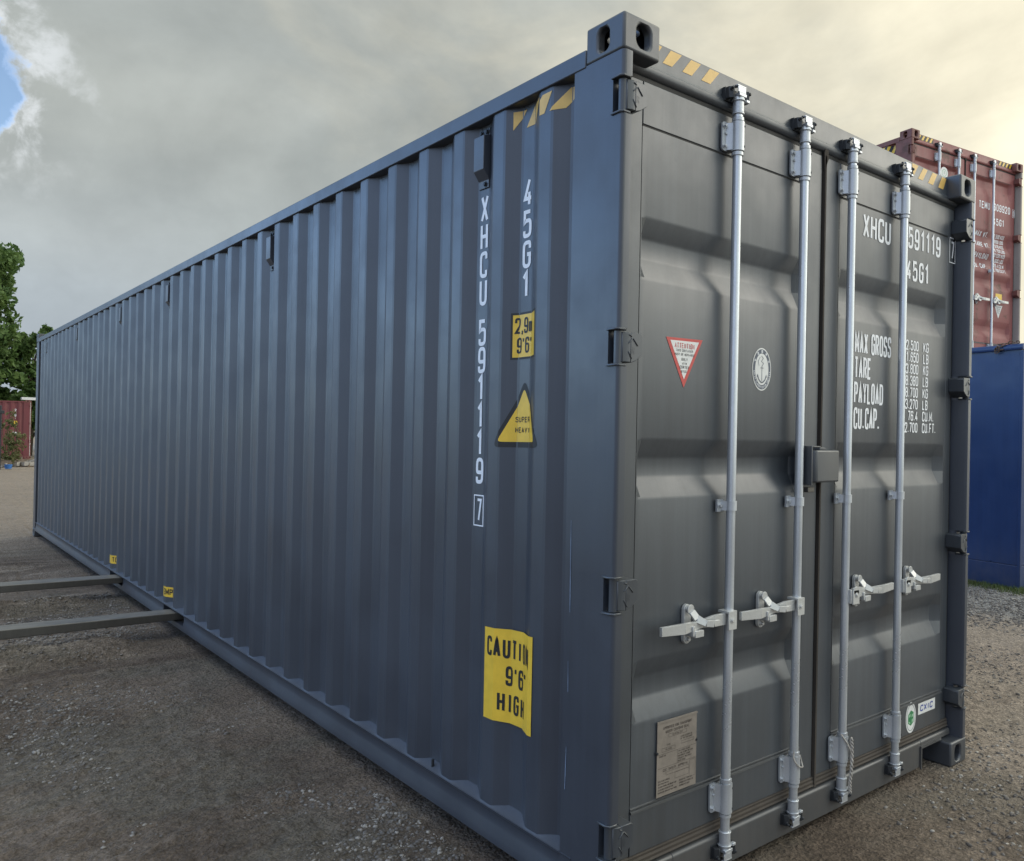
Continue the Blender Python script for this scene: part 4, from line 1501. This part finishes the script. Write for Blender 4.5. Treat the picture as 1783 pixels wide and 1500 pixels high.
# wire seals on the two middle rods -----------------------------------------
def rope_pts(ctrl, n=60, tw=0.0, turns=0, ph=0.0):
    C = [Vector(c) for c in ctrl]
    C = [C[0] * 2 - C[1]] + C + [C[-1] * 2 - C[-2]]
    out = []
    m = len(C) - 3
    for i in range(n + 1):
        u = i / n * m
        k = min(int(u), m - 1)
        t = u - k
        a, b, c, d = C[k:k + 4]
        q = 0.5 * ((2 * b) + (c - a) * t + (2 * a - 5 * b + 4 * c - d) * t * t + (3 * b - a - 3 * c + d) * t ** 3)
        if tw:
            ang = 2 * math.pi * turns * i / n + ph
            q = q + Vector((math.cos(ang) * tw, math.sin(ang) * tw, 0))
        out.append(q)
    return out


xr = ROD_X[2]
main_rope = MB()
ctl = [(xr + 0.016, 0.002, 0.345), (xr + 0.018, 0.000, 0.29), (xr + 0.017, 0.000, 0.22), (xr + 0.014, 0.004, 0.16), (xr + 0.016, 0.004, 0.115)]
main_rope.tube(rope_pts(ctl, 60, 0.004, 7, 0), 0.0038, 6)
main_rope.tube(rope_pts(ctl, 60, 0.004, 7, math.pi), 0.0038, 6)
main_rope.tube(rope_pts([(xr - 0.034, 0.020, 0.365), (xr - 0.008, 0.006, 0.325), (xr + 0.012, 0.000, 0.285), (xr + 0.018, 0.000, 0.265)], 20), 0.003, 6)
seal = main_rope.build('rope_tie', 'rope', None, smooth=60)
tag(seal, 'frayed pale rope twisted round the foot of the third locking rod', 'rope')
xr = ROD_X[1]
b = MB().tube(rope_pts([(xr - 0.024, 0.018, 0.372), (xr - 0.030, 0.014, 0.345), (xr - 0.010, 0.006, 0.316), (xr + 0.014, 0.004, 0.308), (xr + 0.028, 0.018, 0.320), (xr + 0.028, 0.026, 0.345)], 40), 0.003, 6)
tag(b.build('wire_loop', 'rope', None, smooth=60), 'thin pale cord looped over the foot of the second locking rod', 'cord')

# ------------------------------------------------------------------ blue unit with a red container on top
BYAW = -0.155
BX, BY = 7.78, 1.81
ca, sa = math.cos(BYAW), math.sin(BYAW)


def bw(lx, ly, lz=0.0):
    return (BX + ca * lx - sa * ly, BY + sa * lx + ca * ly, lz)


blue = thing('storage_unit', 'flat sided dark blue steel store standing on the gravel under the red container', 'storage container', (BX, BY, 0), BYAW)
BH, BL = 2.690, 12.2
b = MB()
b.prism([(0.0, 0.262), (0.0, 0.262), (0.0, 2.66), (0.5, 2.66), (0.5, 0.262)], 1, 0.03, BL)
b2 = MB()
# dented flat side as a displaced sheet
nu, nv = 90, 26
rng = np.random.RandomState(3)
vs = []
dents = [(rng.uniform(0.1, 4.0), rng.uniform(0.35, 2.5), rng.uniform(0.03, 0.09), rng.uniform(0.003, 0.008)) for _ in range(26)]
ulist = [0.03 + (BL - 0.06) * (i / nu) ** 2.2 for i in range(nu + 1)]
for u in ulist:
    for j in range(nv + 1):
        z = 0.262 + (2.640 - 0.262) * j / nv
        d = 0.004 * math.sin(u * 2.1 + 1) * math.sin(z * 2.6) + 0.003 * math.sin(u * 5.0 + z)
        for (du, dz, dr, dd) in dents:
            d += dd * math.exp(-((u - du) ** 2 + (z - dz) ** 2) / dr ** 2)
        vs.append((0.012 + d, u, z))
fs = [(i * (nv + 1) + j, i * (nv + 1) + j + 1, (i + 1) * (nv + 1) + j + 1, (i + 1) * (nv + 1) + j) for i in range(nu) for j in range(nv)]
MB().add(vs, fs).build('side_panel', 'blue_paint', blue, smooth=60)
MB().box(0.006, 2.432, 0.004, BL, 0.012, 0.256).build('base_plinth', 'blue_paint', blue, bevel=0.004)
MB().box(0.03, 2.41, 0.012, 0.03, 0.262, 2.62).build('end_panel', 'blue_paint', blue)
MB().box(0.0, 0.03, 0.0, 0.035, 0.0, 2.62).build('corner_trim', 'blue_paint', blue, bevel=0.004)
MB().box(2.41, 2.438, 0.0, 0.035, 0.0, 2.62).build('corner_trim', 'blue_paint', blue, bevel=0.004)
MB().prism([(-0.012, 2.626), (-0.018, 2.640), (-0.018, 2.668), (0.0, 2.690), (0.05, 2.690), (0.05, 2.626)], 1, 0.0, 1.42).build('roof_edge', 'blue_paint', blue, smooth=50)
MB().box(0.052, 2.43, 0.002, 0.05, 2.626, 2.688).build('roof_edge', 'blue_paint', blue, bevel=0.004)
MB().box(0.012, 2.43, 0.052, BL, 2.560, 2.598).build('roof', 'blue_paint', blue)
MB().box(2.41, 2.43, 0.04, BL, 0.26, 2.6).box(0.03, 2.41, BL - 0.02, BL, 0.26, 2.6).build('side_panel', 'blue_paint', blue)
for u, z in ((0.9, 2.0), (0.75, 0.9), (1.2, 1.5), (0.35, 0.275)):
    MB().cyl((0.012, u, z), (0.004, u, z), 0.012, 10).build('panel_stud', 'blue_paint', blue)

# chain lying on its edge
ch = thing('chain', 'small rusty chain draped over the top edge of the blue store', 'chain', bw(0.0, 0.20, 2.69), BYAW)
cl = [(-0.030, 0.10, -0.045), (-0.026, 0.055, -0.020), (-0.020, 0.02, 0.000), (0.0, -0.01, 0.014), (0.0, -0.05, 0.022), (-0.01, -0.09, 0.014), (0.01, -0.13, 0.02), (-0.005, 0.06, 0.012), (-0.03, 0.085, -0.075), (-0.03, 0.04, -0.055), (-0.033, 0.07, -0.028)]
lm = MB()
ring = [(0.0, 0.026 * math.cos(a), 0.013 * math.sin(a)) for a in [2 * math.pi * i / 12 for i in range(12)]]
lm.tube(ring + [ring[0]], 0.006, 6)
lme = lm.mesh('link', 'rusty_steel', 60)
for k, c in enumerate(cl):
    o = bpy.data.objects.new('link', lme)
    COL.objects.link(o)
    o.parent = ch
    o.location = c
    o.rotation_euler = ((k * 1.1) % 1.4 - 0.7, (k % 2) * 1.4, (k * 0.7) % 1.0 - 0.5)

rloc = bw(0, 1.45, 2.600)
RB = [(2.64, 2.56, 2.47, 2.35), (1.89, 1.80, 1.72, 1.63), (1.585, 1.50, 1.42, 1.335), (1.305, 1.23, 1.17, 1.10), (0.67, 0.59, 0.52, 0.44)]
red = container('faded red high cube container stacked on top of the blue store', None, rloc, BYAW, P='red_paint', PD='red_paint',
                PF='red_frame_paint', PC='red_frame_paint', PH='red_frame_paint', PS='red_frame_paint', bands=RB)
rp = red['right_post']
rp.data = rp.data.copy()
rp.data.materials[0] = M['faded_post_paint']
rp['label'] = 'faded beige right hand post'
rr, rl = red['door1'], red['door0']
DEPTH = 0.034


def red_door(eps=0.0012):
    def f(u, v, l):
        d = 0.0
        for (a, c, e, g_) in RB:
            if g_ < v < a:
                if v > c:
                    d = (a - v) / (a - c)
                elif v > e:
                    d = 1
                else:
                    d = (v - g_) / (e - g_)
        edge = min(1.0, max(0.0, (u - 1.336) / 0.021), max(0.0, (2.293 - u) / 0.046))
        return (u, DY + 0.0004 + DEPTH * d * edge - eps - l, v)
    return f


words('door_lettering', 'white_print', rr, red_door(0.0016), [
    ('TEMU', 1.53, 2.170, 0.100, 0.052, 0.015, 0.012), ('609920', 1.865, 2.180, 0.100, 0.052, 0.015, 0.016), ('45G1', 1.865, 1.985, 0.095, 0.052, 0.015, 0.018),
    ('MAX WT.', 1.49, 1.795, 0.070, 0.036, 0.012, 0.010, 'l', 0.15), ('TARE WT.', 1.49, 1.655, 0.070, 0.036, 0.012, 0.010),
    ('PAYLOAD', 1.47, 1.500, 0.070, 0.036, 0.012, 0.010, 'l', 0.15), ('CU. CAP.', 1.46, 1.365, 0.070, 0.036, 0.012, 0.010)], 0.02)
for k, (a, c) in enumerate((('32.500', 'KGS'), ('71.650', 'LBS'), ('3.970', 'KGS'), ('8.750', 'LBS'), ('28.530', 'KGS'), ('62.900', 'LBS'), ('76.4', 'CU.M'), ('2.700', 'CU.FT'))):
    z = 1.815 - k * 0.066
    words('door_lettering', 'white_print', rr, red_door(0.0016), [(a, 2.045, z, 0.050, 0.026, 0.0085, 0.005, 'r'), (c, 2.065, z, 0.050, 0.026, 0.0085, 0.005)], 0.02)
q = Print(lambda u, v, l: (u, DY - 0.0014 - l, v))
q.text('0', 2.325, 2.170, 0.075, 0.034, 0.010)
q.frame(2.314, 2.366, 2.155, 2.262, 0.005)
q.build('check_digit', 'white_print', rr)
q = Print(red_door(0.0010))
q.rect(1.950, 2.100, 0.965, 1.055)
q.build('yellow_sticker', 'yellow_film', rr)
q = Print(red_door(0.0010))
q.poly([(1.925, 0.895), (2.115, 0.895), (2.020, 0.715)][::-1])
q.build('warning_triangle', 'white_film', rr)
q = Print(red_door(0.0016))
for k, s_ in enumerate(('ATTENTION', 'REPAIR', 'CORTEN', 'STEEL')):
    q.text(s_, 2.020, 0.862 - k * 0.026, 0.017, 0.009, 0.003, align='c')
o_ = q.build('triangle_text', 'navy_print', rr)
o_['kind'] = 'stuff'
q = Print(lambda u, v, l: (u, DY - 0.0022 - l, v))
oval(q, 0.078, 0.078, 0.765, 2.490)
q.build('round_sticker', 'white_film', rl)
q = Print(lambda u, v, l: (u, DY - 0.0028 - l, v), 0.02)
q.stroke([(0.765 + 0.045 * math.cos(2 * math.pi * i / 20), 2.490 + 0.045 * math.sin(2 * math.pi * i / 20)) for i in range(20)], 0.004, True)
q.text('T', 0.752, 2.470, 0.040, 0.026, 0.008)
q.build('sticker_print', 'pale_green_print', rl)
for x0 in (0.195, 1.955):
    q = Print(on_door(0.0008, HYF))
    q.rect(x0, x0 + 0.330, 2.815, 2.880)
    q.build('hazard_tape', 'black_print', red['root'])
    for k in range(4):
        q = Print(on_door(0.0014, HYF))
        a = x0 + 0.008 + k * 0.080
        q.poly([(a, 2.818), (a + 0.036, 2.818), (a + 0.072, 2.877), (a + 0.036, 2.877)])
        q.build('yellow_stripe', 'yellow_film', red['root'])
rsw = red['side_wall']
q = Print(on_side(0.0008))
side_poly(q, [(0.237, 2.660), (0.560, 2.660), (0.560, 2.765), (0.237, 2.765)])
q.build('hazard_tape', 'black_print', rsw)
for k in range(4):
    a = 0.245 + k * 0.075
    q = Print(on_side(0.0016))
    side_poly(q, [(a, 2.762), (a + 0.035, 2.762), (a + 0.075, 2.665), (a + 0.040, 2.665)])
    q.build('yellow_stripe', 'yellow_film', rsw)

# ------------------------------------------------------------------ far red container
far = container('old dark red container at the far left edge of the yard below the trees', None, (3.38, 41.0, 0.13), R(82), L=6.058, H=2.591,
                P='old_red_paint', PD='old_red_paint', PF='old_red_paint', PC='red_frame_paint', PH='old_red_paint', PS='old_red_paint')
fsw = far['side_wall']
fsw.matrix_parent_inverse = Matrix.Identity(4)
q = Print(on_side(0.002), 0.03)
q.vtext('22G1', -0.532, [(2.18 - 0.115 * k, 2.08 - 0.115 * k) for k in range(4)], 0.06, 0.018)
q.vtext('4502817', -1.09, [(2.18 - 0.145 * k, 2.06 - 0.145 * k) for k in range(7)], 0.07, 0.020)
q.build('vertical_lettering', 'white_print', fsw)
q = Print(on_side(0.002))
side_poly(q, [(0.46, 1.52), (0.60, 1.52), (0.60, 1.66), (0.46, 1.66)])
q.build('orange_sticker', 'yellow_film', fsw)
q = Print(on_side(0.002))
side_poly(q, [(0.44, 1.00), (0.62, 1.00), (0.62, 1.18), (0.44, 1.18)])
q.build('pale_sticker', 'white_film', fsw)
for k, (x, y) in enumerate(((3.2, 40.95), (-0.6, 41.45))):
    tag(MB().box(-0.9, 0.9, -0.12, 0.12, -0.05, 0.125).build('timber_bearer', 'timber', None, bevel=0.01, loc=(x - 0.4, y + 0.05, 0)),
        ('weathered timber bearer under the right end of the far red container', 'weathered timber bearer under the left part of the far red container')[k], 'timber', 'bearers under the far red container')

# ------------------------------------------------------------------ steel forks into the fork pockets
for k, (y0, y1, zt, lb_) in enumerate(((4.79, 4.965, 0.188, 'nearer of the two long steel fork bars slid under the container'),
                                       (6.64, 6.845, 0.190, 'farther of the two long steel fork bars, beyond the nearer one'))):
    root = thing('fork_bar', lb_, 'steel bar', (-2.4, (y0 + y1) / 2, 0.0), 0, 'steel fork bars')
    hw = (y1 - y0) / 2
    b = MB()
    # a rolled bar, slightly thinner towards its tip under the container
    vs = []
    for x, zt_, zb_ in ((0.0, zt + 0.040, zt - 0.036), (2.4, zt, zt - 0.054), (3.2, zt - 0.012, zt - 0.050)):
        vs += [(x, -hw, zb_), (x, hw, zb_), (x, hw, zt_), (x, -hw, zt_)]
    b.add(vs, [(0, 3, 2, 1), (8, 9, 10, 11)] + [(a, a + 4, a + 7, a + 3) if False else f for a in () for f in ()])
    for s0 in (0, 4):
        b.add(vs, [(s0 + 0, s0 + 1, s0 + 5, s0 + 4), (s0 + 1, s0 + 2, s0 + 6, s0 + 5), (s0 + 2, s0 + 3, s0 + 7, s0 + 6), (s0 + 3, s0 + 0, s0 + 4, s0 + 7)])
    b.build('blade', 'worn_steel', root, bevel=0.005)
    MB().box(-0.06, -0.002, -hw, hw, zt - 0.04, zt + 0.75).build('shank', 'worn_steel', root, bevel=0.005)

# ------------------------------------------------------------------ ground
def vnoise(x, y, seed):
    xi, yi = np.floor(x).astype(np.int64), np.floor(y).astype(np.int64)
    fx, fy = x - xi, y - yi
    fx = fx * fx * (3 - 2 * fx)
    fy = fy * fy * (3 - 2 * fy)

    def h(i, j):
        n = (i * 374761393 + j * 668265263 + seed * 1442695041) & 0xffffffff
        n = ((n ^ (n >> 13)) * 1274126177) & 0xffffffff
        return ((n ^ (n >> 16)) & 0xffff) / 65535.0
    return (h(xi, yi) * (1 - fx) + h(xi + 1, yi) * fx) * (1 - fy) + (h(xi, yi + 1) * (1 - fx) + h(xi + 1, yi + 1) * fx) * fy


def axis(a, b, s, lo, hi, g=1.055):
    core = list(np.arange(a, b, s))
    st, x, left = s, a, []
    while x > lo:
        st *= g
        x -= st
        left.append(x)
    st, x, right = s, b, []
    while x < hi:
        right.append(x)
        st *= g
        x += st
    return np.array(left[::-1] + core + right)


def ground_z(X, Y):
    z = np.zeros_like(X)
    z += 0.050 * (vnoise(X * 0.35, Y * 0.35, 1) - 0.5)
    z += 0.024 * (vnoise(X * 1.6, Y * 1.6, 2) - 0.5)
    z += 0.011 * (vnoise(X * 6, Y * 6, 3) - 0.5)
    z += 0.0100 * (vnoise(X * 17, Y * 17, 4) - 0.5)
    z += 0.0140 * (vnoise(X * 31, Y * 31, 5) - 0.5)
    # ruts across the track on the left, thrown-up ridges beneath the fork bars
    left = np.clip((0.2 - X) / 0.6, 0, 1) * np.clip((Y - 3.5) / 0.6, 0, 1)
    wob = 0.10 * (vnoise(X * 1.5, Y * 0.0 + 3, 9) - 0.5)
    for yc, w, a in ((4.70, 0.13, 0.085), (6.55, 0.14, 0.075), (7.9, 0.16, 0.04), (9.3, 0.15, 0.045), (5.6, 0.2, 0.02)):
        z += left * a * np.exp(-((Y - yc - wob) / w) ** 2) * (0.6 + 0.8 * vnoise(X * 4, Y * 9, 12))
    for yc, w, a in ((4.45, 0.08, -0.030), (6.27, 0.09, -0.03), (8.3, 0.2, -0.03)):
        z += left * a * np.exp(-((Y - yc - wob) / w) ** 2)
    # keep clear of the steel: press the ground flat round the container foot
    inside = np.clip(1.0 - np.maximum(np.maximum(-0.12 - X, X - 2.56), np.maximum(-0.12 - Y, Y - 12.3)) / 0.35, 0, 1)
    z = z * (1 - inside) + np.clip(z * 0.35, -0.02, 0.006) * inside
    return z - 0.006


gx = axis(-2.4, 5.2, 0.0155, -260, 320)
gy = axis(-1.6, 4.6, 0.0155, -220, 520)
GX, GY = np.meshgrid(gx, gy, indexing='ij')
GZ = ground_z(GX, GY)
nx, ny = len(gx), len(gy)
me = bpy.data.meshes.new('ground')
me.vertices.add(nx * ny)
me.vertices.foreach_set('co', np.stack([GX, GY, GZ], -1).reshape(-1).astype(np.float32))
idx = np.arange(nx * ny).reshape(nx, ny)
quads = np.stack([idx[:-1, :-1], idx[1:, :-1], idx[1:, 1:], idx[:-1, 1:]], -1).reshape(-1, 4)
me.loops.add(quads.size)
me.loops.foreach_set('vertex_index', quads.reshape(-1).astype(np.int32))
me.polygons.add(len(quads))
me.polygons.foreach_set('loop_start', (np.arange(len(quads)) * 4).astype(np.int32))
me.update(calc_edges=True)
me.shade_smooth()
me.materials.append(M['ground_gravel'])
gr = bpy.data.objects.new('ground', me)
COL.objects.link(gr)
gr['kind'] = 'structure'
gr['label'] = 'dark brown trodden gravel and earth of the yard'

# loose stones
rs = np.random.RandomState(11)
ico_v = []
ph = (1 + 5 ** 0.5) / 2
for a in (-1, 1):
    for c in (-ph, ph):
        ico_v += [(0, a, c), (a, c, 0), (c, 0, a)]
ico_v = np.array(ico_v) / math.hypot(1, ph)
import bmesh
_bm = bmesh.new()
for v in ico_v:
    _bm.verts.new(v)
bmesh.ops.convex_hull(_bm, input=_bm.verts)
_bm.verts.ensure_lookup_table()
_bm.verts.index_update()
ico_v = np.array([v.co[:] for v in _bm.verts])
ico_f = np.array([[v.index for v in f.verts] for f in _bm.faces])
_bm.free()


def scatter(name, n, region, smin, smax, dens, seed, m='stones', power=2.5):
    rs = np.random.RandomState(seed)
    x0, x1, y0, y1 = region
    X = rs.uniform(x0, x1, n * 4)
    Y = rs.uniform(y0, y1, n * 4)
    keep = (vnoise(X * 0.9, Y * 0.9, 21) * 0.6 + vnoise(X * 3.1, Y * 3.1, 22) * 0.4) > rs.uniform(dens - 0.16, dens + 0.16, len(X))
    keep &= ~((X > -0.02) & (X < 2.46) & (Y > -0.01) & (Y < 12.2))
    keep &= (np.hypot(X + 1.74, Y + 1.84) > 0.5)
    X, Y = X[keep][:n], Y[keep][:n]
    n = len(X)
    sz = smin + (smax - smin) * rs.rand(n) ** power
    dist = np.hypot(X + 1.74, Y + 1.84)
    sc = np.stack([sz * rs.uniform(0.8, 1.5, n), sz * rs.uniform(0.7, 1.2, n), sz * rs.uniform(0.4, 0.8, n)], -1)
    ang = rs.uniform(0, 6.28, n)
    V = ico_v[None] * (1 + rs.uniform(-0.25, 0.25, (n, len(ico_v), 1))) * sc[:, None]
    c, s = np.cos(ang)[:, None], np.sin(ang)[:, None]
    VX = V[..., 0] * c - V[..., 1] * s + X[:, None]
    VY = V[..., 0] * s + V[..., 1] * c + Y[:, None]
    VZ = V[..., 2] + (ground_z(X, Y) + sz * 0.15)[:, None]
    co = np.stack([VX, VY, VZ], -1).reshape(-1)
    F = (ico_f[None] + (np.arange(n) * len(ico_v))[:, None, None]).reshape(-1, 3)
    me = bpy.data.meshes.new(name)
    me.vertices.add(n * len(ico_v))
    me.vertices.foreach_set('co', co.astype(np.float32))
    me.loops.add(F.size)
    me.loops.foreach_set('vertex_index', F.reshape(-1).astype(np.int32))
    me.polygons.add(len(F))
    me.polygons.foreach_set('loop_start', (np.arange(len(F)) * 3).astype(np.int32))
    me.update(calc_edges=True)
    me.materials.append(M[m])
    o = bpy.data.objects.new(name, me)
    COL.objects.link(o)
    o['kind'] = 'stuff'
    return o


tag(scatter('gravel', 26000, (-2.6, 0.05, 0.3, 7), 0.0025, 0.011, 0.56, 1, power=3), 'loose stones on the dark ground left of the container', 'gravel')
tag(scatter('gravel', 22000, (0.6, 7.9, -2.0, 2.4), 0.0025, 0.012, 0.55, 2, power=3), 'loose stones on the ground in front of the doors', 'gravel')
tag(scatter('gravel', 9000, (5.6, 8.4, -1.5, 2.6), 0.006, 0.016, 0.30, 3, power=1.5), 'grey chippings along the blue store', 'gravel')


# grass along the foot of the blue unit
def grass(name, n, fn, h0, h1, m, seed):
    rs = random.Random(seed)
    b = MB()
    for _ in range(n):
        x, y = fn(rs)
        z = float(ground_z(np.array([x]), np.array([y]))[0])
        h = rs.uniform(h0, h1)
        a = rs.uniform(0, 6.28)
        w = rs.uniform(0.003, 0.007)
        dx, dy = math.cos(a) * w, math.sin(a) * w
        lx, ly = rs.uniform(-0.6, 0.6) * h, rs.uniform(-0.6, 0.6) * h
        b.add([(x - dx, y - dy, z), (x + dx, y + dy, z), (x + lx, y + ly, z + h)], [(0, 1, 2)])
    return b.build(name, m)


def gf(rs):
    u = rs.uniform(-0.3, 2.8)
    off = -abs(rs.gauss(0, 0.13)) - 0.01
    return bw(off, u)[:2]


tag(grass('grass', 5200, gf, 0.015, 0.06, 'grass_blades', 5), 'thin band of grass growing along the foot of the blue store', 'grass', kind='stuff')


def gf2(rs):
    return bw(rs.uniform(0.0, 2.4), -abs(rs.gauss(0, 0.12)) - 0.01)[:2]


tag(grass('grass', 1500, gf2, 0.015, 0.06, 'grass_blades', 6), 'grass tufts along the end of the blue store', 'grass', kind='stuff')
# brown leaf / bark scrap on the ground right of the container
tag(MB().prism([(-0.055, 0.0), (-0.02, 0.022), (0.05, 0.018), (0.07, 0.0), (0.02, -0.014), (-0.03, -0.012)], 2, 0.004, 0.012).build(
    'bark_scrap', 'rusty_steel', None, bevel=0.002, loc=(4.45, -0.33, 0.0)), 'rusty brown scrap lying alone on the gravel to the right', 'scrap')


# ------------------------------------------------------------------ trees
def leaf_cloud(name, blobs, n, size, m, seed, parent=None, loc=(0, 0, 0)):
    """many leaf quads through the crown volume, gathered in clumps"""
    rs = np.random.RandomState(seed)
    clumps = []
    tot = sum(b[3] ** 2 for b in blobs)
    for (cx, cy, cz, r) in blobs:
        k = max(6, int(90 * r * r / tot * len(blobs) ** 0.5))
        for _ in range(k):
            d = rs.normal(size=3)
            d /= np.linalg.norm(d)
            rad = r * rs.uniform(0.45, 1.02)
            clumps.append((cx + d[0] * rad, cy + d[1] * rad, cz + d[2] * rad * 0.9, r * rs.uniform(0.10, 0.26)))
    clumps = np.array(clumps)
    w = clumps[:, 3] ** 2
    pick = rs.choice(len(clumps), n, p=w / w.sum())
    d = rs.normal(size=(n, 3))
    d /= np.linalg.norm(d, axis=1)[:, None]
    c = clumps[pick, :3] + d * (clumps[pick, 3] * rs.rand(n) ** 0.45)[:, None]
    a = rs.normal(size=(n, 3))
    a /= np.linalg.norm(a, axis=1)[:, None]
    b = np.cross(a, rs.normal(size=(n, 3)))
    b /= np.linalg.norm(b, axis=1)[:, None]
    s = (size * rs.uniform(0.6, 1.3, n))[:, None]
    V = np.stack([c - a * s, c + b * s * 0.55, c + a * s, c - b * s * 0.55], 1).reshape(-1)
    me = bpy.data.meshes.new(name)
    me.vertices.add(4 * n)
    me.vertices.foreach_set('co', V.astype(np.float32))
    me.loops.add(4 * n)
    me.loops.foreach_set('vertex_index', np.arange(4 * n, dtype=np.int32))
    me.polygons.add(n)
    me.polygons.foreach_set('loop_start', (np.arange(n) * 4).astype(np.int32))
    me.update(calc_edges=True)
    me.materials.append(M[m])
    o = bpy.data.objects.new(name, me)
    COL.objects.link(o)
    o.parent = parent
    o.location = loc
    return o


def tree(label, x, y, h, r, n, size, m, seed, group='trees behind the yard', low=0.3, sx=1.0):
    root = thing('leafy_tree', label, 'tree', (x, y, -0.1), 0, group)
    rs = random.Random(seed)
    t = MB()
    t.tube([(0, 0, 0), (0.1, 0, h * 0.25), (0.0, 0.1, h * 0.5), (0.15, 0, h * 0.8)], [h * 0.028, h * 0.022, h * 0.014, h * 0.004], 8)
    blobs = []
    nb = 11
    for k in range(nb):
        a = k * 2.4 + rs.uniform(-0.4, 0.4)
        zz = low + (0.93 - low) * (k + 0.5) / nb
        prof_ = math.sin(math.pi * min(1, (zz - low * 0.6) / (1.08 - low * 0.6))) ** 0.7
        rad = r * prof_ * rs.uniform(0.45, 0.72)
        bx_, by_, bz_ = math.cos(a) * rad * sx, math.sin(a) * rad, zz * h
        blobs.append((bx_, by_, bz_, r * rs.uniform(0.34, 0.48) * (0.6 + 0.4 * prof_)))
        t.tube([(0.05, 0, max(0.8, bz_ - r * 0.7)), (bx_ * 0.5, by_ * 0.5, bz_ - r * 0.25), (bx_, by_, bz_)], [h * 0.010, h * 0.006, h * 0.002], 6)
    t.build('trunk', 'bark', root, smooth=60)
    leaf_cloud('crown', blobs, n, size, m, seed, root)
    return root


tree('tall broad dark green tree at the left edge of the photo', -2.2, 46, 11.6, 6.8, 30000, 0.17, 'dark_leaves', 3)
tree('smaller light green tree with sky showing through, right of the tall tree', 4.4, 50, 6.9, 2.6, 8000, 0.15, 'mid_leaves', 8, low=0.35)
tree('low bushy tree behind the right end of the far red container', 2.4, 47.5, 5.0, 3.0, 12000, 0.16, 'dark_leaves', 12, low=0.12)
tree('low rounded tree hidden mostly behind the corner of the grey container', 8.5, 49, 4.8, 2.8, 7000, 0.17, 'dark_leaves', 14, low=0.15)
hb_ = []
rs2 = random.Random(9)
for k in range(46):
    hb_.append((-46 + k * 2.7, 60 + rs2.uniform(-3, 3), rs2.uniform(1.0, 2.0), rs2.uniform(2.4, 3.6)))
tag(leaf_cloud('hedge', hb_, 30000, 0.35, 'dark_leaves', 44), 'dark hedge running along behind the trees', 'hedge', kind='stuff')

# weeds, post and rubble in front of the far red container
wd = thing('weed_bush', 'tall straggly yellow green weeds in front of the far red container', 'weeds', (2.12, 36.0, 0))
t = MB()
rs3 = random.Random(2)
for k in range(9):
    a, rr_ = rs3.uniform(0, 6.28), rs3.uniform(0.05, 0.3)
    t.tube([(math.cos(a) * rr_ * 0.4, math.sin(a) * rr_ * 0.4, -0.02), (math.cos(a) * rr_, math.sin(a) * rr_, rs3.uniform(0.9, 2.1))], [0.02, 0.006], 5)
t.build('stem', 'weed_leaves', wd)
leaf_cloud('foliage', [(0.0, 0, 0.5, 0.4), (0.15, 0, 1.1, 0.38), (-0.05, 0, 1.6, 0.32), (0.1, 0, 2.0, 0.22), (0.35, 0, 0.8, 0.25)], 1500, 0.05, 'weed_leaves', 5, wd)
tag(MB().box(-0.08, 0.08, -0.08, 0.08, -0.05, 2.3).box(-0.16, 0.16, -0.10, 0.10, 2.0, 2.12).build('gate_post', 'dark_steel', None, bevel=0.01, loc=(1.60, 34.0, 0)),
    'dark upright post at the very left edge of the photo', 'post')
tag(MB().cyl((0, 0, 0), (0, 0, 0.16), 0.10, 16, 0.13).build('plastic_tub', 'bright_blue_plastic', None, smooth=40, loc=(1.95, 34.3, 0.0)),
    'small blue plastic tub below the weeds', 'tub')
rb = thing('rubble_heap', 'low heap of pale rubble and broken boards at the foot of the weeds', 'rubble', (2.55, 36.2, 0))
for k in range(14):
    rk = random.Random(k)
    b = MB()
    sx_, sy_, sz_ = rk.uniform(0.1, 0.32), rk.uniform(0.08, 0.2), rk.uniform(0.05, 0.12)
    b.box(-sx_, sx_, -sy_, sy_, -sz_, sz_)
    b.v = [(v[0] * rk.uniform(0.7, 1.1), v[1] * rk.uniform(0.7, 1.1), v[2] * rk.uniform(0.7, 1.1)) for v in b.v]
    o = b.build('broken_piece', rk.choice(['timber', 'stones', 'rope']), rb, loc=(rk.uniform(-0.9, 0.9), rk.uniform(-0.4, 0.4), rk.uniform(0.04, 0.16)))
    o.rotation_euler = (rk.uniform(-0.3, 0.3), rk.uniform(-0.3, 0.3), rk.uniform(0, 3))
tag(MB().box(-0.35, 0.35, -0.2, 0.2, 0, 0.12).build('roof_sheet', 'white_plastic', None, loc=(3.55, 42.4, 2.75)), 'white sheet lying on the right end of the far red container', 'sheet')
